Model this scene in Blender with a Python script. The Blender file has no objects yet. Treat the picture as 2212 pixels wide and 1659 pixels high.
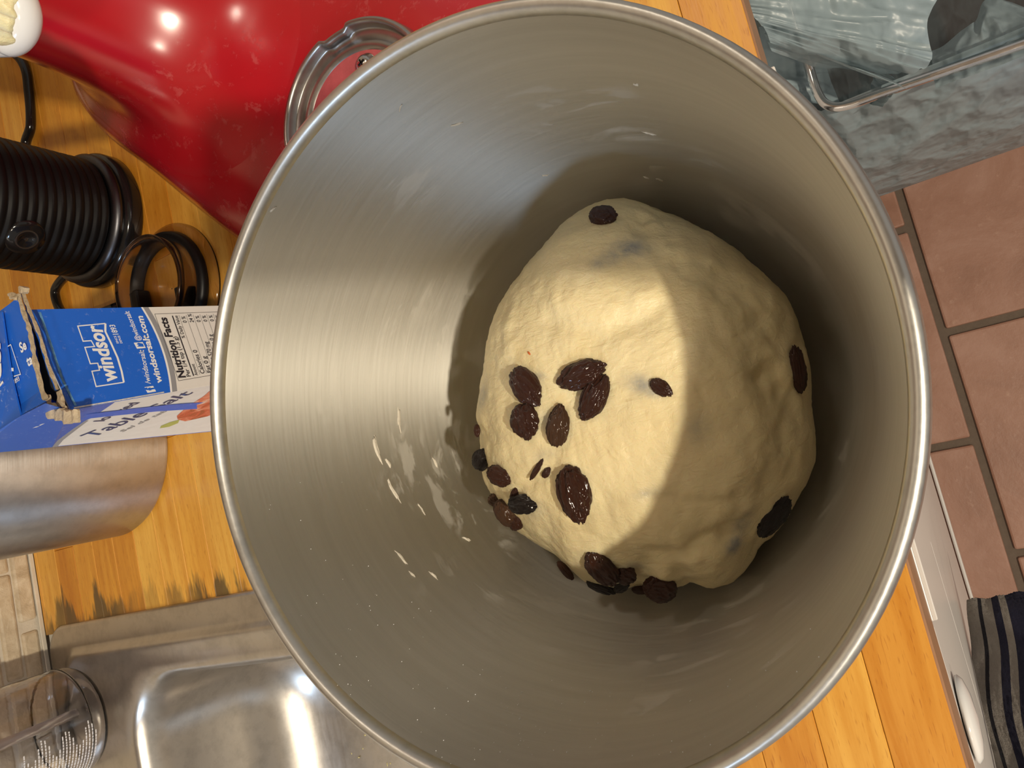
import bpy, bmesh, math, random
from mathutils import Vector, Matrix, noise
from mathutils.bvhtree import BVHTree
R = math.radians
random.seed(7)
sc = bpy.context.scene
col = sc.collection
CT = 0.90            # worktop height; every coordinate below is given above the worktop

# ------------------------------------------------------------------ camera
M0 = Vector((-0.23017, -0.84385, -0.48470)); M1 = Vector((-0.96627, 0.25732, 0.01087)); M2 = Vector((0.11555, 0.47085, -0.87461))
M2.normalize(); M0 = (M0 - M2 * M0.dot(M2)).normalized(); M1 = M2.cross(M0)
CAMH = 0.35
cam_d = bpy.data.cameras.new('camera'); cam = bpy.data.objects.new('camera', cam_d); col.objects.link(cam)
cam_d.sensor_width = 36; cam_d.lens = 36 * 1600 / 2212; cam_d.clip_start = 0.005
rot = Matrix((M0, -M1, -M2)).transposed()
cam.matrix_world = Matrix.Translation((0, 0, CT + CAMH)) @ rot.to_4x4()
sc.camera = cam
CP = Vector((0, 0, CAMH))
def ray(px, py): return (M0 * (px - 1106) + M1 * (py - 829.5) + M2 * 1600)
def at(px, py, z):
    d = ray(px, py); k = (z - CAMH) / d.z; return Vector((d.x * k, d.y * k, z))
def aty(px, py, y):
    d = ray(px, py); k = y / d.y; return CP + d * k

# ------------------------------------------------------------------ world, lamps, exposure
w = bpy.data.worlds.new('world'); sc.world = w; w.use_nodes = True
w.node_tree.nodes['Background'].inputs[0].default_value = (1.0, 0.93, 0.84, 1)
w.node_tree.nodes['Background'].inputs[1].default_value = 0.28
def lamp(name, loc, target, power, color, size, kind='SPOT', cone=100):
    d = bpy.data.lights.new(name, kind); d.energy = power; d.color = color
    if kind == 'SPOT': d.spot_size = R(cone); d.spot_blend = 0.6; d.shadow_soft_size = size
    elif kind == 'AREA': d.shape = 'DISK'; d.size = size
    else: d.shadow_soft_size = size
    o = bpy.data.objects.new(name, d); col.objects.link(o); o.location = Vector(loc) + Vector((0, 0, CT))
    o.rotation_euler = (Vector(target) - Vector(loc)).to_track_quat('-Z', 'Y').to_euler()
    return o
lamp('ceiling_spot', (-0.52, -1.08, 1.36), (0.05, 0.15, 0), 90, (1.0, 0.88, 0.69), 0.030)
lamp('ceiling_spot', (-1.15, -0.75, 1.40), (0.05, 0.3, 0), 22, (1.0, 0.86, 0.68), 0.05)
lamp('ceiling_spot', (0.9, 0.1, 1.45), (0.1, 0.1, 0), 8, (1.0, 0.88, 0.72), 0.07)
lamp('cool_strip', (-1.0, 0.35, 0.75), (0.0, 0.3, 0), 3.0, (0.55, 0.74, 1.0), 0.16, 'AREA')
sc.view_settings.view_transform = 'Standard'; sc.view_settings.look = 'None'
sc.view_settings.exposure = 0.22; sc.view_settings.gamma = 1; sc.view_settings.use_curve_mapping = False

# ------------------------------------------------------------------ helpers
def tag(o, label=None, cat=None, group=None, kind=None):
    if label: o['label'] = label
    if cat: o['category'] = cat
    if group: o['group'] = group
    if kind: o['kind'] = kind
    return o
def empty(name, loc=(0, 0, 0)):
    o = bpy.data.objects.new(name, None); col.objects.link(o); o.empty_display_size = 0.02
    o.location = Vector(loc) + Vector((0, 0, CT)); return o
def link(name, me, mat=None, parent=None, smooth=True, base=None):
    """mesh coordinates are scene coordinates above the worktop; origin moved to base"""
    if mat: me.materials.append(mat)
    if smooth:
        for p in me.polygons: p.use_smooth = True
    o = bpy.data.objects.new(name, me); col.objects.link(o)
    ploc = parent.location if parent and parent.type == 'EMPTY' else None
    if parent:
        r = parent
        while r.parent: r = r.parent
        o.parent = parent
        if parent.parent is None: off = r.location - Vector((0, 0, CT))
        else: off = Vector(parent['_o']) if '_o' in parent else Vector(r.location) - Vector((0, 0, CT))
        me.transform(Matrix.Translation(-off))
        o.location = (0, 0, 0)
    else:
        if base is None:
            vs = [v.co for v in me.vertices]
            base = Vector(((min(v.x for v in vs) + max(v.x for v in vs)) / 2, (min(v.y for v in vs) + max(v.y for v in vs)) / 2, min(v.z for v in vs)))
        base = Vector(base); me.transform(Matrix.Translation(-base)); o.location = base + Vector((0, 0, CT))
    return o
def bmobj(name, bm, mat=None, parent=None, smooth=True, base=None, recalc=True):
    if recalc: bmesh.ops.recalc_face_normals(bm, faces=bm.faces)
    me = bpy.data.meshes.new(name); bm.to_mesh(me); bm.free(); return link(name, me, mat, parent, smooth, base)
def pyobj(name, vs, fs, mat=None, parent=None, smooth=True, base=None):
    me = bpy.data.meshes.new(name); me.from_pydata([tuple(v) for v in vs], [], fs); me.update(); return link(name, me, mat, parent, smooth, base)
def box_bm(lo, hi, bevel=0.0, seg=1):
    bm = bmesh.new(); bmesh.ops.create_cube(bm, size=1)
    lo = Vector(lo); hi = Vector(hi)
    for v in bm.verts: v.co = Vector((lo[i] + (v.co[i] + .5) * (hi[i] - lo[i]) for i in range(3)))
    if bevel: bmesh.ops.bevel(bm, geom=bm.edges[:], offset=bevel, segments=seg, affect='EDGES', profile=0.5)
    return bm
def lathe(profile, center, n=96):
    vs, fs = [], []
    for r, z in profile:
        for i in range(n):
            a = 2 * math.pi * i / n; vs.append((center[0] + r * math.cos(a), center[1] + r * math.sin(a), center[2] + z))
    for j in range(len(profile) - 1):
        for i in range(n):
            k = (i + 1) % n; fs.append((j * n + i, j * n + k, (j + 1) * n + k, (j + 1) * n + i))
    return vs, fs
def loft(rings, cap0=False, cap1=False):
    n = len(rings[0]); vs = [p for r in rings for p in r]; fs = []
    for j in range(len(rings) - 1):
        for i in range(n):
            k = (i + 1) % n; fs.append((j * n + i, j * n + k, (j + 1) * n + k, (j + 1) * n + i))
    if cap0: fs.append(tuple(range(n - 1, -1, -1)))
    if cap1: fs.append(tuple((len(rings) - 1) * n + i for i in range(n)))
    return vs, fs
def catmull(pts, sub=8, closed=False):
    pts = [Vector(p) for p in pts]; out = []; n = len(pts)
    rng = range(n) if closed else range(n - 1)
    for i in rng:
        p0 = pts[(i - 1) % n] if closed or i > 0 else pts[0]; p1 = pts[i]; p2 = pts[(i + 1) % n]
        p3 = pts[(i + 2) % n] if closed or i + 2 < n else pts[-1]
        for s in range(sub):
            t = s / sub
            out.append(0.5 * ((2 * p1) + (p2 - p0) * t + (2 * p0 - 5 * p1 + 4 * p2 - p3) * t * t + (-p0 + 3 * p1 - 3 * p2 + p3) * t ** 3))
    if not closed: out.append(pts[-1])
    return out
def tube(path, rad, n=12, closed=False, caps=True):
    rings = []; m = len(path); up = None
    for i, p in enumerate(path):
        a = path[(i - 1) % m] if closed or i > 0 else path[0]; b = path[(i + 1) % m] if closed or i < m - 1 else path[-1]
        t = (Vector(b) - Vector(a)).normalized()
        if up is None: up = t.orthogonal().normalized()
        up = (up - t * up.dot(t)).normalized(); s = t.cross(up)
        r = rad(i / (m - 1)) if callable(rad) else rad
        rings.append([Vector(p) + (up * math.cos(2 * math.pi * k / n) + s * math.sin(2 * math.pi * k / n)) * r for k in range(n)])
    if closed: rings.append(rings[0]); return loft(rings)
    return loft(rings, caps, caps)
def rrect(x0, x1, y0, y1, r, z, n=8):
    out = []
    for cx, cy, a0 in ((x1 - r, y1 - r, 0), (x0 + r, y1 - r, 90), (x0 + r, y0 + r, 180), (x1 - r, y0 + r, 270)):
        for i in range(n + 1):
            a = R(a0 + 90 * i / n); out.append(Vector((cx + r * math.cos(a), cy + r * math.sin(a), z)))
    return out
def fbm(v, o=4): return noise.fractal(Vector(v), 1.0, 2.0, o)

# ------------------------------------------------------------------ materials
class Mat:
    def __init__(s, name, color=(.5, .5, .5), rough=.5, metal=0, **k):
        s.m = bpy.data.materials.new(name); s.m.use_nodes = True; s.nt = s.m.node_tree; s.n = s.nt.nodes
        s.b = s.n['Principled BSDF']; s.b.inputs['Base Color'].default_value = (*color, 1)
        s.b.inputs['Roughness'].default_value = rough; s.b.inputs['Metallic'].default_value = metal
        for a, v in k.items(): s.b.inputs[a.replace('_', ' ')].default_value = v
    def node(s, t, **k):
        n = s.n.new(t)
        for a, v in k.items():
            if a in ('i',):
                for x, y in v.items(): n.inputs[x].default_value = y
            else: setattr(n, a, v)
        return n
    def l(s, a, b): s.nt.links.new(a, b); return b
    def coord(s, kind='Object', scale=(1, 1, 1), rot=(0, 0, 0)):
        c = s.node('ShaderNodeTexCoord'); mp = s.node('ShaderNodeMapping'); mp.inputs['Scale'].default_value = scale; mp.inputs['Rotation'].default_value = rot
        s.l(c.outputs[kind], mp.inputs[0]); return mp.outputs[0]
    def noise(s, vec, scale, detail=4, rough=.5, dist=0):
        n = s.node('ShaderNodeTexNoise', i={'Scale': scale, 'Detail': detail, 'Roughness': rough, 'Distortion': dist}); s.l(vec, n.inputs['Vector']); return n.outputs['Fac']
    def ramp(s, fac, stops, interp='LINEAR'):
        r = s.node('ShaderNodeValToRGB'); r.color_ramp.interpolation = interp; e = r.color_ramp.elements
        while len(e) < len(stops): e.new(.5)
        for x, (p, c) in zip(e, stops): x.position = p; x.color = (*c, 1) if len(c) == 3 else c
        s.l(fac, r.inputs[0]); return r.outputs[0]
    def mix(s, fac, a, b, mode='MIX'):
        m = s.node('ShaderNodeMix', data_type='RGBA', blend_type=mode)
        for v, i in ((fac, 0), (a, 6), (b, 7)):
            if isinstance(v, (int, float)): m.inputs[i].default_value = v
            elif isinstance(v, tuple): m.inputs[i].default_value = (*v, 1)
            else: s.l(v, m.inputs[i])
        return m.outputs[2]
    def math(s, op, a, b=0.0, c=0.0):
        m = s.node('ShaderNodeMath', operation=op)
        for i, v in enumerate((a, b, c)):
            if isinstance(v, (int, float)): m.inputs[i].default_value = v
            else: s.l(v, m.inputs[i])
        return m.outputs[0]
    def color(s, v): s.l(v, s.b.inputs['Base Color'])
    def rough(s, v): s.l(v, s.b.inputs['Roughness'])
    def bump(s, h, strength=.3, dist=.001, prev=None):
        b = s.node('ShaderNodeBump', i={'Strength': strength, 'Distance': dist}); s.l(h, b.inputs['Height'])
        if prev is not None: s.l(prev, b.inputs['Normal'])
        s.l(b.outputs[0], s.b.inputs['Normal']); return b.outputs[0]

def m_wood():
    m = Mat('butcher_block_wood', rough=.33)
    oi = m.node('ShaderNodeObjectInfo'); rnd = oi.outputs['Random']
    g = m.node('ShaderNodeNewGeometry'); pos = g.outputs['Position']
    mp = m.node('ShaderNodeMapping'); mp.inputs['Scale'].default_value = (6, 70, 6); m.l(pos, mp.inputs[0])
    off = m.node('ShaderNodeCombineXYZ'); m.l(m.math('MULTIPLY', rnd, 37.0), off.inputs[0]); m.l(m.math('MULTIPLY', rnd, 91.0), off.inputs[1]); m.l(off.outputs[0], mp.inputs['Location'])
    grain = m.noise(mp.outputs[0], 1.6, 6, .62, .35)
    mp2 = m.node('ShaderNodeMapping'); mp2.inputs['Scale'].default_value = (120, 1100, 50); m.l(pos, mp2.inputs[0])
    fleck = m.noise(mp2.outputs[0], 1.0, 2, .5)
    base = m.ramp(rnd, [(0, (.66, .285, .030)), (.3, (.76, .375, .050)), (.6, (.82, .46, .085)), (1, (.70, .315, .035))])
    dark = m.mix(1.0, base, (.84, .72, .56), 'MULTIPLY')
    c = m.mix(m.ramp(grain, [(.38, (1, 1, 1)), (.62, (0, 0, 0))]), base, dark)
    fl = m.ramp(fleck, [(.60, (0, 0, 0)), (.70, (.55, .55, .55))])
    c = m.mix(fl, c, m.mix(1.0, c, (.60, .42, .22), 'MULTIPLY'))
    # water stains creeping from the sink cut-out into the end of the wood
    sep = m.node('ShaderNodeSeparateXYZ'); m.l(pos, sep.inputs[0])
    mp3 = m.node('ShaderNodeMapping'); mp3.inputs['Scale'].default_value = (9, 60, 1); m.l(pos, mp3.inputs[0])
    n3 = m.noise(mp3.outputs[0], 1.0, 5, .65)
    reach = m.math('MULTIPLY', m.math('SUBTRACT', n3, .34), .12)
    dx = m.math('SUBTRACT', sep.outputs[0], -.040)
    st = m.math('SMOOTHSTEP' if False else 'DIVIDE', m.math('SUBTRACT', reach, dx), .012)
    st = m.math('MULTIPLY', m.math('MINIMUM', m.math('MAXIMUM', st, 0.0), .85), m.ramp(m.noise(mp3.outputs[0], .45, 2, .5), [(.38, (.35,) * 3), (.55, (1, 1, 1))]))
    ym = m.math('GREATER_THAN', sep.outputs[1], .30)
    st = m.math('MULTIPLY', st, ym)
    c = m.mix(st, c, (.055, .045, .022))
    m.color(c)
    m.bump(m.math('ADD', m.math('MULTIPLY', fleck, .5), grain), .12, .0006)
    m.rough(m.ramp(grain, [(.3, (.28,) * 3), (.7, (.42,) * 3)]))
    return m.m

def m_bowl():
    m = Mat('brushed_steel', (.66, .65, .63), .30, 1.0, Anisotropic=.86); m.b.inputs['Anisotropic Rotation'].default_value = .25
    tc = m.node('ShaderNodeTexCoord').outputs['Object']
    sep = m.node('ShaderNodeSeparateXYZ'); m.l(tc, sep.inputs[0]); x, y, z = sep.outputs
    ang = m.math('ARCTAN2', y, x)
    rad = m.math('SQRT', m.math('ADD', m.math('MULTIPLY', x, x), m.math('MULTIPLY', y, y)))
    s = m.math('ADD', z, m.math('MULTIPLY', rad, -0.8))
    cv = m.node('ShaderNodeCombineXYZ'); m.l(m.math('MULTIPLY', ang, 3.0), cv.inputs[0]); m.l(m.math('MULTIPLY', s, 900.0), cv.inputs[1])
    fine = m.noise(cv.outputs[0], 1.0, 3, .6)
    cv2 = m.node('ShaderNodeCombineXYZ'); m.l(m.math('MULTIPLY', ang, 1.4), cv2.inputs[0]); m.l(m.math('MULTIPLY', s, 260.0), cv2.inputs[1])
    mid = m.noise(cv2.outputs[0], 1.0, 4, .6)
    # flour film dried on the wall
    cv3 = m.node('ShaderNodeCombineXYZ'); m.l(m.math('MULTIPLY', ang, 3.4), cv3.inputs[0]); m.l(m.math('MULTIPLY', s, 95.0), cv3.inputs[1])
    film = m.noise(cv3.outputs[0], 1.0, 5, .62, .6)
    big = m.noise(m.coord('Object'), 18, 2, .5)
    fm = m.math('MULTIPLY', m.ramp(film, [(.55, (0, 0, 0)), (.62, (1, 1, 1))]), m.ramp(big, [(.47, (0, 0, 0)), (.60, (1, 1, 1))]))
    zmask = m.math('MULTIPLY', m.math('LESS_THAN', z, .128), m.math('GREATER_THAN', z, .03))
    fm = m.math('MULTIPLY', m.math('MULTIPLY', fm, zmask), .26)
    c = m.mix(mid, (.485, .470, .425), (.60, .582, .535)); c = m.mix(m.math('MULTIPLY', fm, .7), c, (.62, .57, .49)); m.color(c)
    ro = m.math('ADD', m.math('MULTIPLY', fine, .14), m.math('ADD', m.math('MULTIPLY', fm, .3), .44)); m.rough(ro)
    m.l(m.math('SUBTRACT', 1.0, m.math('MULTIPLY', fm, 1.6)), m.b.inputs['Metallic'])
    tg = m.node('ShaderNodeTangent', direction_type='RADIAL', axis='Z'); m.l(tg.outputs[0], m.b.inputs['Tangent'])
    m.bump(m.math('ADD', fine, m.math('MULTIPLY', fm, .4)), .10, .0004)
    return m.m

def m_steel(name, scale, color=(.60, .57, .53), rough=.28, bump=.06, aniso=0):
    m = Mat(name, color, rough, 1.0); m.b.inputs['Anisotropic'].default_value = aniso
    n = m.noise(m.coord('Object', scale), 1.0, 4, .6)
    m.rough(m.math('ADD', m.math('MULTIPLY', n, .16), rough - .06)); m.bump(n, bump, .0004)
    d = m.noise(m.coord('Object'), 60, 4, .7); m.color(m.mix(m.ramp(d, [(.45, (0, 0, 0)), (.75, (1, 1, 1))]), color, tuple(c * .78 for c in color)))
    return m.m

def m_dough():
    m = Mat('bread_dough', (.80, .66, .40), .42)
    m.b.inputs['Subsurface Weight'].default_value = .35; m.b.inputs['Subsurface Radius'].default_value = (1, .6, .3); m.b.inputs['Subsurface Scale'].default_value = .006
    m.b.inputs['Specular IOR Level'].default_value = .4; m.b.inputs['Coat Weight'].default_value = .12; m.b.inputs['Coat Roughness'].default_value = .35
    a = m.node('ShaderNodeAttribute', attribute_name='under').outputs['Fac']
    n1 = m.noise(m.coord('Object'), 45, 5, .6); n2 = m.noise(m.coord('Object', (1, 1, 1)), 260, 4, .65, .6)
    c = m.mix(n1, (.78, .64, .35), (.84, .73, .46))
    c = m.mix(m.ramp(n2, [(.58, (0, 0, 0)), (.75, (.35, .35, .35))]), c, (.70, .55, .33))
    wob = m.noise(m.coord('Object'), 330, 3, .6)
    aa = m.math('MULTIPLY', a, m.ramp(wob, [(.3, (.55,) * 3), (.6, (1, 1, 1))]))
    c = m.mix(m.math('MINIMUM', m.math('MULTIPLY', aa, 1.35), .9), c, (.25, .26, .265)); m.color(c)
    n3 = m.noise(m.coord('Object'), 520, 4, .65)
    st = m.noise(m.coord('Object', (1.2, .35, .5), (0, 0, .5)), 300, 4, .6, .8); p = m.bump(n2, .4, .0012); p = m.bump(st, .45, .0010, p); m.bump(n3, .25, .0004, p)
    return m.m

def m_raisin(name, c1, c2, rough=.25):
    m = Mat(name, c1, rough); m.b.inputs['Coat Weight'].default_value = .35; m.b.inputs['Coat Roughness'].default_value = .12
    n = m.noise(m.coord('Object'), 260, 5, .65, .4)
    m.color(m.ramp(n, [(.35, c1), (.6, c2), (.8, tuple(min(1, x * 2.2) for x in c2))]))
    n2 = m.noise(m.coord('Object', (1, 2.6, 2.6)), 420, 4, .6, 1.0); m.bump(n2, .7, .0012)
    m.rough(m.ramp(n, [(.3, (rough,) * 3), (.75, (rough + .3,) * 3)]))
    return m.m

def m_red():
    m = Mat('red_enamel', (.42, .006, .012), .22); m.b.inputs['Coat Weight'].default_value = 1; m.b.inputs['Coat Roughness'].default_value = .12
    n = m.noise(m.coord('Object'), 90, 6, .72, .5); d = m.noise(m.coord('Object'), 14, 3, .5)
    f = m.math('MULTIPLY', m.ramp(n, [(.56, (0, 0, 0)), (.72, (1, 1, 1))]), m.ramp(d, [(.42, (0, 0, 0)), (.62, (1, 1, 1))]))
    m.color(m.mix(m.math('MULTIPLY', f, .22), (.46, .006, .014), (.75, .35, .33)))
    r = m.math('ADD', m.math('MULTIPLY', f, .4), .19); m.l(r, m.b.inputs['Coat Roughness']); m.rough(m.math('ADD', m.math('MULTIPLY', f, .3), .25))
    return m.m

def m_tile():
    m = Mat('terracotta', rough=.5); g = m.node('ShaderNodeNewGeometry').outputs['Position']
    n = m.noise(g, 9, 5, .62, .5); n2 = m.noise(g, 60, 5, .7)
    rnd = m.node('ShaderNodeObjectInfo').outputs['Random']
    c = m.ramp(n, [(.25, (.235, .115, .075)), (.5, (.33, .170, .115)), (.75, (.42, .245, .185))])
    c = m.mix(m.math('MULTIPLY', rnd, .25), c, (.36, .20, .15))
    c = m.mix(m.ramp(n2, [(.60, (0, 0, 0)), (.75, (.4, .4, .4))]), c, (.58, .38, .29)); m.color(c)
    m.rough(m.ramp(n, [(.3, (.38,) * 3), (.7, (.55,) * 3)])); m.bump(m.math('ADD', n, m.math('MULTIPLY', n2, .4)), .35, .004)
    return m.m
def m_stone():
    m = Mat('tumbled_stone', rough=.55); g = m.node('ShaderNodeNewGeometry').outputs['Position']
    n = m.noise(g, 70, 6, .68, .4); rnd = m.node('ShaderNodeObjectInfo').outputs['Random']
    c = m.ramp(n, [(.3, (.42, .33, .22)), (.5, (.60, .50, .36)), (.7, (.76, .68, .54))]); c = m.mix(m.math('MULTIPLY', rnd, .35), c, (.62, .50, .34)); m.color(c)
    m.bump(n, .5, .003); return m.m
def simple(name, color, rough=.5, metal=0, nscale=0, namp=.12, bump=0, **k):
    m = Mat(name, color, rough, metal, **k)
    if nscale:
        n = m.noise(m.coord('Object'), nscale, 5, .65)
        m.color(m.mix(n, tuple(c * (1 - namp) for c in color), tuple(min(1, c * (1 + namp)) for c in color)))
        if bump: m.bump(n, bump, .002)
    return m.m
def m_scuffed(name, color, amt=.5):
    m = Mat(name, color, .38); n = m.noise(m.coord('Object'), 420, 6, .75, .6); d = m.noise(m.coord('Object'), 45, 3, .6)
    f = m.math('MULTIPLY', m.ramp(n, [(.58, (0, 0, 0)), (.66, (1, 1, 1))]), m.ramp(d, [(.45, (0, 0, 0)), (.65, (1, 1, 1))]))
    m.color(m.mix(m.math('MULTIPLY', f, amt), color, (.70, .78, .90))); return m.m

WOOD = m_wood(); BOWL = m_bowl(); DOUGH = m_dough(); RED = m_red(); TILE = m_tile(); STONE = m_stone()
STEEL = m_steel('polished_steel', (40, 40, 40), (.62, .59, .56), .16, .02)
SINKM = m_steel('sink_steel', (30, 240, 30), (.60, .565, .52), .30, .05)
CANM = m_steel('canister_steel', (30, 30, 1500), (.56, .545, .54), .34, .10, .9); _b = CANM.node_tree.nodes['Principled BSDF']; _b.inputs['Anisotropic Rotation'].default_value = .25; _t = CANM.node_tree.nodes.new('ShaderNodeTangent'); _t.direction_type = 'RADIAL'; _t.axis = 'Z'; CANM.node_tree.links.new(_t.outputs[0], _b.inputs['Tangent'])
WHITE = simple('white_lacquer', (.74, .71, .68), .32, nscale=12, namp=.03)
CERAMIC = simple('white_ceramic', (.82, .82, .82), .12, nscale=8, namp=.02)
GROUT = simple('dark_grout', (.135, .100, .075), .85, nscale=80, namp=.25, bump=.4)
LGROUT = simple('pale_grout', (.66, .60, .50), .9, nscale=120, namp=.2, bump=.4)
PLASTER = simple('painted_plaster', (.70, .63, .52), .8, nscale=20, namp=.05)
BLACK = simple('black_plastic', (.006, .005, .005), .42, nscale=60, namp=.3, Specular_IOR_Level=.25)
GLOSSB = simple('gloss_black', (.010, .009, .009), .12, nscale=40, namp=.3)
BLUE = m_scuffed('blue_print', (.010, .14, .72), .35); BLUE2 = m_scuffed('scuffed_blue_print', (.014, .13, .62), .9)
PAPER = simple('white_print', (.80, .79, .77), .45, nscale=150, namp=.06)
KRAFT = simple('torn_cardboard', (.50, .40, .27), .9, nscale=300, namp=.35, bump=.6)
INKW = simple('white_ink', (.88, .90, .93), .45, nscale=50, namp=.03); INKB = simple('black_ink', (.02, .02, .03), .5, nscale=50, namp=.1)
INKN = simple('navy_ink', (.03, .05, .16), .5, nscale=50, namp=.1); SILVER = simple('grey_ink', (.30, .31, .34), .5, nscale=50, namp=.05)
MEAT = Mat('printed_food', rough=.45); _n = MEAT.noise(MEAT.coord('Object'), 130, 4, .6, .8)
MEAT.color(MEAT.ramp(_n, [(.30, (.25, .10, .05)), (.45, (.62, .12, .07)), (.58, (.75, .28, .18)), (.72, (.75, .60, .50))])); MEAT = MEAT.m
HERB = simple('printed_herb', (.45, .48, .14), .5, nscale=150, namp=.3)
RA = [m_raisin('raisin_skin_brown', (.024, .007, .003), (.080, .021, .008)), m_raisin('raisin_skin_black', (.008, .006, .006), (.020, .012, .010), .16),
      m_raisin('raisin_skin_amber', (.035, .013, .006), (.12, .05, .018), .35)]

# ------------------------------------------------------------------ setting: floor, walls, ceiling
TS = .324
fl = bmobj('floor', box_bm((-1.6, -2.0, -.93), (1.9, .70, -.906)), GROUT, smooth=False); tag(fl, kind='structure')
for j in range(-6, 3):
    for i in range(-5, 6):
        y1 = -.0375 - .009 + TS * (j + 1) if False else -.041 + TS * (j + 1); y0 = y1 - TS
        sh = .051 if j % 2 else -.108 + TS
        x0 = sh + TS * i; g = .0055
        if x0 > 1.8 or x0 + TS < -1.5 or y0 < -2.0 or y1 > .70: continue
        bm = box_bm((x0 + g, y0 + g, -.912), (x0 + TS - g, y1 - g, -.9), .003, 2)
        for v in bm.verts:
            v.co.x += .0018 * noise.noise(Vector((v.co.x * 9, v.co.y * 9, 3))); v.co.y += .0018 * noise.noise(Vector((v.co.x * 9, v.co.y * 9, 8)))
        bmobj('floor_tile', bm, TILE, fl, smooth=False)
wb = bmobj('wall_back', box_bm((-1.6, .684, -.906), (1.9, .74, 1.5)), PLASTER, smooth=False); tag(wb, kind='structure')
ft = bmobj('backsplash_grout', box_bm((-.60, .6768, -.001), (.80, .684, .33)), LGROUT, wb, smooth=False)
rh, tl = .0152, .0865
for r in range(0, 21):
    for i in range(-7, 10):
        x0 = (.014 if r % 2 else -.030) + i * tl + .004 * random.uniform(-1, 1)
        z0 = .003 + r * rh
        if x0 < -.58 or x0 + tl > .78: continue
        bm = box_bm((x0 + .0012, .675 + random.uniform(-.0008, .0008), z0 + .0009), (x0 + tl - .0012, .6815, z0 + rh - .0009), .0022, 2)
        for v in bm.verts: v.co += Vector((noise.noise(v.co * 60), 0, noise.noise(v.co * 60 + Vector((9, 0, 0))))) * .0011
        bmobj('wall_tile', bm, STONE, wb, smooth=False)
ce = bmobj('ceiling', box_bm((-1.6, -2.0, 1.55), (1.9, .74, 1.60)), PLASTER, smooth=False); tag(ce, kind='structure')
uc_ = empty('added_wall_cabinet', (.1, .50, .55)); tag(uc_, 'unseen cream wall cabinet added above the worktop for the bowl to reflect', 'cabinet')  # unseen cabinet, added to shape the reflections in the steel bowl
OAK = simple('cream_lacquer', (.66, .62, .54), .40, nscale=12, namp=.04)
bmobj('carcass', box_bm((-.60, .37, .55), (.80, .675, 1.25), .002), OAK, uc_, smooth=False)
for i in range(3): bmobj('door', box_bm((-.598 + i * .4667, .350, .552), (-.602 + (i + 1) * .4667, .369, 1.248), .003), OAK, uc_, smooth=False)
ck = bmobj('trim_1', box_bm((-.60, .6735, 0), (.80, .6745, .0035), .0004), simple('sealant', (.66, .60, .50), .5, nscale=90, namp=.15), smooth=False); tag(ck, kind='structure')

# ------------------------------------------------------------------ worktop of wooden staves
top = empty('countertop', (.1, .35, -.035)); tag(top, 'orange butcher block wood worktop under the steel bowl', 'countertop')
bmobj('core', box_bm((-.038, .0275, -.034), (.80, .672, -.003)), WOOD, top, smooth=False)
bmobj('core', box_bm((-.60, .0275, -.034), (-.038, .150, -.003)), WOOD, top, smooth=False)
SW = .0268; y = .026; k = 0
while y < .672:
    y2 = min(y + SW, .6735)
    x = .80 - random.uniform(0, .35); segs = [.80]
    while x > -.60: segs.append(x); x -= random.uniform(.22, .42)
    segs.append(-.60)
    for a, b in zip(segs[1:], segs[:-1]):
        if y > .135 and a < -.042:
            if b < -.042: continue
            a = -.042
        if b - a < .004: continue
        bm = box_bm((a + .00012, y + .00012, -.004), (b - .00012, y2 - .00012, 0), .0003)
        bmobj('stave', bm, WOOD, top, smooth=False)
    y = y2
bmobj('front_edge', box_bm((-.60, .0251, -.0348), (.80, .0276, -.0006), .0004), simple('worn_wood_edge', (.33, .17, .085), .5, nscale=60, namp=.25), top, smooth=False)

# ------------------------------------------------------------------ base cabinet
cab = empty('base_cabinet', (-.1, .3, -.9)); tag(cab, 'white base cabinet below the wooden worktop edge', 'cabinet')
bmobj('body', box_bm((-.028, .060, -.80), (.80, .66, -.037)), WHITE, cab, smooth=False)
bmobj('body', box_bm((-.60, .060, -.80), (-.030, .66, -.175)), WHITE, cab, smooth=False)
bmobj('body', box_bm((-.60, .060, -.175), (-.030, .135, -.037)), WHITE, cab, smooth=False)
bmobj('plinth', box_bm((-.60, .058, -.899), (.80, .60, -.80)), WHITE, cab, smooth=False)
XG = -.1095
pan = bmobj('end_panel', box_bm((XG, .0240, -.897), (.165, .040, -.0355), .001, 2), WHITE, cab, smooth=False)
bmobj('panel_trim', box_bm((XG + .0005, .0226, -.0410), (.165, .0250, -.0355), .0005), WHITE, cab, smooth=False)
dr = bmobj('drawer_front', box_bm((-.45, .0252, -.24), (XG - .002, .045, -.0375), .0015, 2), WHITE, cab, smooth=False)
dr2 = bmobj('door', box_bm((-.45, .0252, -.82), (XG - .002, .045, -.243), .0015, 2), WHITE, cab, smooth=False)
bmobj('door', box_bm((.17, .046, -.82), (.62, .058, -.0375), .0015, 2), WHITE, cab, smooth=False)
vs, fs = tube([(-.60, .0275, -.8965), (.30, .0300, -.8965)], .0045, 12); bmobj('floor_moulding', box_bm((-.60, .0205, -.8995), (.165, .0252, -.880), .002, 2), WHITE, cab, smooth=False)
vs, fs = lathe([(0.0005, 0), (.0130, 0), (.0160, .0006), (.0190, .0012), (.0193, .0022), (.0172, .0040), (.0110, .0056), (.0005, .0062)], (0, 0, 0), 48)
vs = [Vector((kx, -kz, ky * .95)) + Vector((-.1600, .0253, -.0545)) for kx, ky, kz in vs]
pyobj('knob', vs, fs, CERAMIC, dr)

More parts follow.
